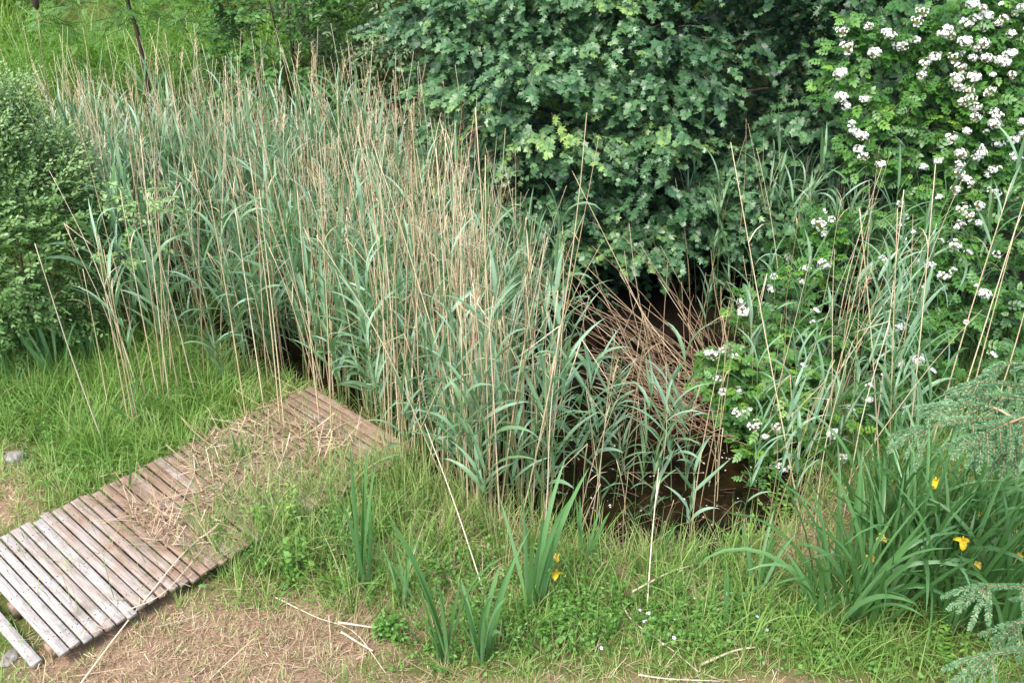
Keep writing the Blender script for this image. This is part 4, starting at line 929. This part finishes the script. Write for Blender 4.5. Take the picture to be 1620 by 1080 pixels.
for poly, m in zip(LIT, (280, 170, 240, 100, 480)):
    q = sample_px(poly, m); q = q[on_deck(q[:, 0], q[:, 1], 0)]; k = len(q); q[:, 2] = DZ + U(.005, .045, k)
    gs.append(blades(q, N(2.2, 1.0, k), N(.05, .14, k), N(.1, .5, k), np.where(U(0, 1, k) < .25, U(.15, .4, k), U(.04, .15, k)), U(.0025, .007, k), 4, 2, U(-.5, .5, k), prof='flat', rnd=np.clip(N(.55, .28, k), 0, 1)))
stuff('reed_litter', merge(gs), M_litter, 'broken pale reed litter heaped on the boardwalk', 'straw')
MIX = [(330, 800), (480, 740), (640, 760), (760, 840), (900, 900), (1280, 900), (1290, 1000), (1000, 1040), (700, 1060), (520, 960), (360, 900)]
MIX += [(300, 880)]
q = sample_px(MIX, 900); q = q[(~on_deck(q[:, 0], q[:, 1], -.3)) & (pond_sd(q[:, 0], q[:, 1]) < .02) & (dry_of(q) < U(.2, .9, len(q)))]; k = len(q)
D_ = unit(np.stack([N(0, .35, k), N(0, .35, k), np.ones(k)], -1)); gs = []
for lf, lo_, hi_, m0, m1 in ((OVAL, .10, .30, 0, k // 2), (ROUND, .06, .18, k // 2, k * 3 // 4), (NARROW, .14, .38, k * 3 // 4, k)):
    mm = m1 - m0; a_, b_ = twigs(q[m0:m1], D_[m0:m1], U(lo_, hi_, mm), 9, lf, .036, .5, .0, .5, .2, .15); gs += [a_, b_]
stuff('mixed_weeds', merge(gs), M_weed, 'mixed leafy weeds standing in the front grass', 'weeds')
q = sample_px([(0, 560), (330, 560), (330, 640), (240, 700), (60, 730), (0, 700)], 260); q = q[~on_deck(q[:, 0], q[:, 1], 0)]; k = len(q)
a_, b_ = twigs(q, unit(np.stack([N(0, .35, k), N(0, .35, k), np.ones(k)], -1)), U(.08, .26, k), 9, OVAL, .036, .5, .0, .4, .2, .15)
stuff('bank_weeds', merge([a_, b_]), M_weed, 'leafy weeds standing in the lush left lawn', 'weeds')
def d_dry(px, py, x, y):
    b = lambda cx, cy, rx, ry, s: s * np.exp(-(((px - cx) / rx) ** 2 + ((py - cy) / ry) ** 2))
    return (~on_deck(x, y, .02)) * (pond_sd(x, y) < .04) * np.clip(b(560, 790, 120, 60, .7) + b(760, 850, 170, 60, .8) + b(960, 910, 150, 30, .9) + b(1110, 930, 90, 35, .9) + b(1270, 850, 80, 80, 1) + b(640, 930, 120, 50, .35) + b(440, 800, 70, 60, .4) + b(520, 990, 120, 40, .4) + b(900, 1060, 400, 25, .3), 0, 1)
P, px, py = field(6500, d_dry); P, az, ts, th = tufts(P, 8, .045); n = len(P)
stuff('dry_grass', blades(P, az, N(.95, .35, n), np.abs(N(.9, .6, n)), np.clip(N(.20, .09, n), .05, .5) * th, U(.0022, .0045, n), 4, 2, U(-.6, .6, n), rnd=np.clip(.55 + .2 * ts + N(0, .1, n), 0, 1)), M_litter, 'dead straw coloured grass tufts between the green grass', 'grass')
# floating petals and stems on the water
q = sample_px([(880, 640), (1060, 690), (1180, 690), (1230, 770), (1180, 850), (1000, 860), (890, 800)], 300); n = len(q); px, py = proj(q)
k = RNG.random(n) < np.clip(.25 + .9 * np.exp(-(((px - 1140) / 70) ** 2 + ((py - 740) / 50) ** 2)), 0, 1); q = q[k]; n = len(q); q[:, 2] = -.114
stuff('floating_petals', instances(ROUND, frames(unit(np.stack([N(0, 1, n), N(0, 1, n), 0 * q[:, 0]], -1)), np.tile([0, 0, 1.], (n, 1)), U(.012, .022, n)), q, U(0, 1, n)), M_petal, 'white fallen petals floating on the dark water', 'petals')
q = sample_px([(870, 560), (1150, 600), (1240, 780), (1180, 860), (1000, 875), (880, 850)], 110); n = len(q); q[:, 2] = -.115 + U(0, .02, n)
stuff('floating_straw', blades(q, U(0, 6.3, n), N(0, .08, n), N(0, .2, n), U(.06, .35, n), U(.002, .005, n), 3, 2, 0, prof='flat', rnd=U(-.1, .4, n)), M_litter, 'brown sunken reed stems floating on the dark water', 'straw')
# bank grass behind the reeds
NT = 820
cx, cy = U(-9, 2.5, NT), U(9.8, 19, NT); n = NT * 110
ci = np.repeat(np.arange(NT), 110); bx, by = cx[ci] + N(0, .13, n), cy[ci] + N(0, .13, n)
az = np.arctan2(by - cy[ci] - .05, bx - cx[ci] + .02) + N(0, .35, n); tr = N(.5, .2, NT)[ci]; tl_ = U(.6, 1.3, NT)[ci]
stuff('bank_grass', blades(onground(bx, by), az, N(1.2, .2, n), np.abs(N(1.6, .5, n)), np.clip(N(.62, .15, n), .2, 1.1) * tl_, U(.007, .014, n), 5, 2, U(-.4, .4, n), rnd=np.clip(tr + N(0, .1, n), 0, 1)), M_bank, 'long arching tussock grass covering the bank', 'grass')

# leafy herbs that stand out
def herb(px, py, label, h, n, leaf, size, mat, sp=.14):
    b = ground(px, py); b[2] = gz(b[0], b[1]); o = thing('herb', label, 'herb', b)
    O = np.stack([N(0, sp * .4, n), N(0, sp * .4, n), np.zeros(n)], -1); D = unit(np.stack([N(0, .28, n), N(0, .28, n), np.ones(n)], -1)); L = h * U(.6, 1.05, n)
    lv, st = twigs(O, D, L, 11, leaf, size, .55, .0, .5, .15, .25)
    part('foliage', lv, mat, o, False); part('stems', st, M_reedstem, o)
herb(440, 860, 'bright yellow green leafy herb beside the boardwalk', .42, 15, OVAL, .055, M_herb)
herb(470, 905, 'broad leaved green herb below the bright yellow green one', .30, 9, ROUND, .062, M_weed)
herb(505, 850, 'bushy green herb between the boardwalk and the front irises', .34, 9, OVAL, .05, M_weed)
herb(1160, 850, 'trailing green herb on stems at the right water edge', .38, 6, ROUND, .04, M_herb, .06)
herb(1250, 800, 'bright green herb on the right bank below the low rose', .35, 12, OVAL, .05, M_herb)
herb(600, 1000, 'low round leaved herb in front of the left iris clump', .16, 9, ROUND, .045, M_weed)
herb(885, 1010, 'low clover like herb at the foot of the flowering iris', .15, 10, ROUND, .04, M_weed)
herb(1500, 1040, 'small pinnate green herb in the right bed below the irises', .22, 8, OVAL, .05, M_herb)
herb(40, 660, 'green nettle like herb on the left lawn by the stone', .22, 10, OVAL, .05, M_weed)
herb(320, 830, 'fine leaved herb at the near edge of the boardwalk', .3, 8, OVAL, .03, M_herb)

# ------------------------------------------------------------------ spruce at the right edge
tb = np.array([3.35, 4.2, float(gz(3.35, 4.2))])
spr = thing('spruce_tree', 'young blue green spruce reaching in from the right edge', 'tree', tb)
part('trunk', rel(tubes(spline([tb - [0, 0, .1], tb + [.01, 0, 1.5], tb + [0, 0, 3.4]], 8), np.linspace(.07, .02, 8), 8, .5), tb), M_bark, spr)
def needles(P, r=.023):
    """needles all round a shoot given by its path"""
    d = np.concatenate([[0], np.cumsum(np.linalg.norm(np.diff(P, axis=0), axis=1))]); n = max(20, int(d[-1] * 1700))
    s = U(0, d[-1], n); pos = np.stack([np.interp(s, d, P[:, k]) for k in range(3)], -1)
    tg = unit(np.stack([np.interp(s, d, np.gradient(P[:, k])) for k in range(3)], -1))
    v = rand_dirs(n, .25); v = unit(v - tg * np.sum(v * tg, 1, keepdims=True))
    dr = unit(v + tg * .75)
    L = r * U(.75, 1.15, n) * np.interp(s / d[-1], [0, .1, .8, 1], [.8, 1, 1, .6]); w = unit(np.cross(dr, rand_dirs(n))) * .0018
    V = np.stack([pos - w, pos + w, pos + w * .8 + dr * L[:, None] * .8, pos - w * .8 + dr * L[:, None] * .8], 1).reshape(-1, 3)
    return Geo(V, np.arange(4 * n).reshape(n, 4), None, np.clip(np.repeat(N(.45, .12, 1), n) + N(0, .15, n), 0, 1))
def spruce_branch(pts, shoots_len=.16, n_side=7, tipfan=True, label=None):
    P = spline(pts, 16); tw = [tubes(P, np.linspace(.006, .0025, 16), 6, U(0, 1))]; nd = []
    L = np.linalg.norm(P[-1] - P[0]); ax = unit(P[-1] - P[0])
    side = unit(np.cross(ax, [0, 0, 1.]))
    nd.append(needles(P[5:]))
    def shoot(p, d, l, sag):
        q = p + d[None] * (np.linspace(0, 1, 6) * l)[:, None]; q[:, 2] -= sag * l * np.linspace(0, 1, 6) ** 1.6
        tw.append(tubes(q, np.linspace(.0035, .002, 6), 4, .8)); nd.append(needles(q))
        return q
    for k in range(n_side):
        f = .12 + .80 * k / max(1, n_side - 1)
        for s in (-1, 1):
            p = P[int(f * 15)]; l = shoots_len * U(.85, 1.3) * (1.15 - .35 * f)
            d = unit(ax * U(.55, .95) + side * s * U(.7, 1.0) + np.array([0, 0, U(-.25, .1)]))
            q = shoot(p, d, l, .35)
            if l > .16 and U(0, 1) < .35:
                for s2 in (-1, 1): shoot(q[3], unit(d + np.cross(d, [0, 0, 1.]) * s2 * .8), l * .45, .3)
        if U(0, 1) < .4: shoot(P[int(f * 15)], unit(ax * .6 + np.array([N(0, .2), N(0, .2), -.7])), shoots_len * .7, .2)
    if tipfan:
        for s in (-.9, -.35, .35, .9): shoot(P[-1], unit(ax + side * s + np.array([0, 0, -.15])), shoots_len * U(.8, 1.1), .45)
        shoot(P[-1], ax, shoots_len * 1.1, .3)
    o = part('branch', rel(merge(tw), tb), M_twig, spr)
    part('needles', rel(merge(nd), tb), M_needle, o, False)
def B(pts): return [at(x, y, Y) for x, y, Y in pts]
tr_u = tb + [0, 0, 2.35]; tr_l = tb + [0, 0, 1.5]
spruce_branch([tr_u] + B([(1700, 655, 4.0), (1604, 662, 3.85), (1540, 662, 3.78), (1468, 675, 3.7)]), .17, 9)
spruce_branch(B([(1604, 662, 3.85), (1575, 646, 3.92), (1537, 640, 3.95), (1503, 643, 3.98)]), .13, 5)
spruce_branch([tb + [0, 0, 2.5]] + B([(1690, 615, 4.2), (1600, 607, 4.15), (1549, 604, 4.1)]), .15, 6)
spruce_branch(B([(1620, 660, 3.8), (1583, 674, 3.72), (1552, 692, 3.66)]), .15, 4)
spruce_branch([tb + [0, 0, 2.6]] + B([(1700, 580, 4.4), (1630, 575, 4.4), (1590, 574, 4.4)]), .14, 5)
spruce_branch(B([(1690, 700, 3.95), (1640, 700, 3.85), (1590, 716, 3.78)]), .16, 5)
spruce_branch(B([(1680, 640, 4.1), (1620, 632, 4.05), (1570, 628, 4.0)]), .16, 5)
spruce_branch([tr_l] + B([(1720, 945, 3.6), (1640, 930, 3.4), (1562, 925, 3.28)]), .17, 7)
spruce_branch([tr_l - [0, 0, .15]] + B([(1720, 1050, 3.4), (1640, 1026, 3.2), (1568, 1034, 3.1)]), .17, 6)
spruce_branch([tb + [0, 0, 1.3]] + B([(1740, 990, 3.6), (1660, 975, 3.5), (1610, 985, 3.42)]), .15, 4)
spruce_branch([tb + [0, 0, 1.2]] + B([(1740, 1110, 3.4), (1660, 1085, 3.3), (1610, 1080, 3.25)]), .15, 4)
for k in range(7):
    a = U(-1.2, 1.6); z = U(.5, 3.0); l = (3.4 - z) * .33 + .1
    spruce_branch([tb + [0, 0, z], tb + np.array([math.cos(a) * l * .5, math.sin(a) * l * .5, z - .02]), tb + np.array([math.cos(a) * l, math.sin(a) * l, z - .12])], .16, 6)

# ------------------------------------------------------------------ light
SUN_EL, SUN_AZ = R(58), R(215)          # azimuth measured clockwise from +Y: behind the camera, to the left
w = bpy.data.worlds.new('World'); scene.world = w; w.use_nodes = True; nt = w.node_tree
bg = nt.nodes['Background']; sk = nt.nodes.new('ShaderNodeTexSky'); sk.sky_type = 'NISHITA'; sk.sun_disc = False
sk.sun_elevation = SUN_EL; sk.sun_rotation = SUN_AZ; sk.air_density = 1.0; sk.dust_density = 3.0; sk.ozone_density = .6
nt.links.new(sk.outputs['Color'], bg.inputs['Color']); bg.inputs['Strength'].default_value = .15
sl = bpy.data.lights.new('sun', 'SUN'); sl.energy = 1.25; sl.angle = R(18); sl.color = (1, .98, .95)
so = link('sun', sl); so.rotation_euler = (math.pi / 2 - SUN_EL, 0, -SUN_AZ + math.pi)
d = Vector((math.sin(SUN_AZ) * math.cos(SUN_EL), math.cos(SUN_AZ) * math.cos(SUN_EL), math.sin(SUN_EL)))
so.rotation_euler = d.to_track_quat('Z', 'Y').to_euler()
so.location = (-3, -4, 9)
vs = scene.view_settings; vs.view_transform = 'Standard'; vs.look = 'None'; vs.gamma = 1; vs.exposure = 1.78
scene.render.engine = 'CYCLES'
cy_ = scene.cycles; cy_.max_bounces = 5; cy_.diffuse_bounces = 3; cy_.glossy_bounces = 2; cy_.transmission_bounces = 3; cy_.transparent_max_bounces = 2
cy_.caustics_reflective = False; cy_.caustics_refractive = False; cy_.use_denoising = True; cy_.denoiser = 'OPENIMAGEDENOISE'; cy_.denoising_input_passes = 'RGB_ALBEDO_NORMAL'; cy_.denoising_prefilter = 'NONE'
print('individual dry reeds', indiv_dead, 'green reeds', indiv_green, 'boards', nb, 'len', BLEN, WLEN)
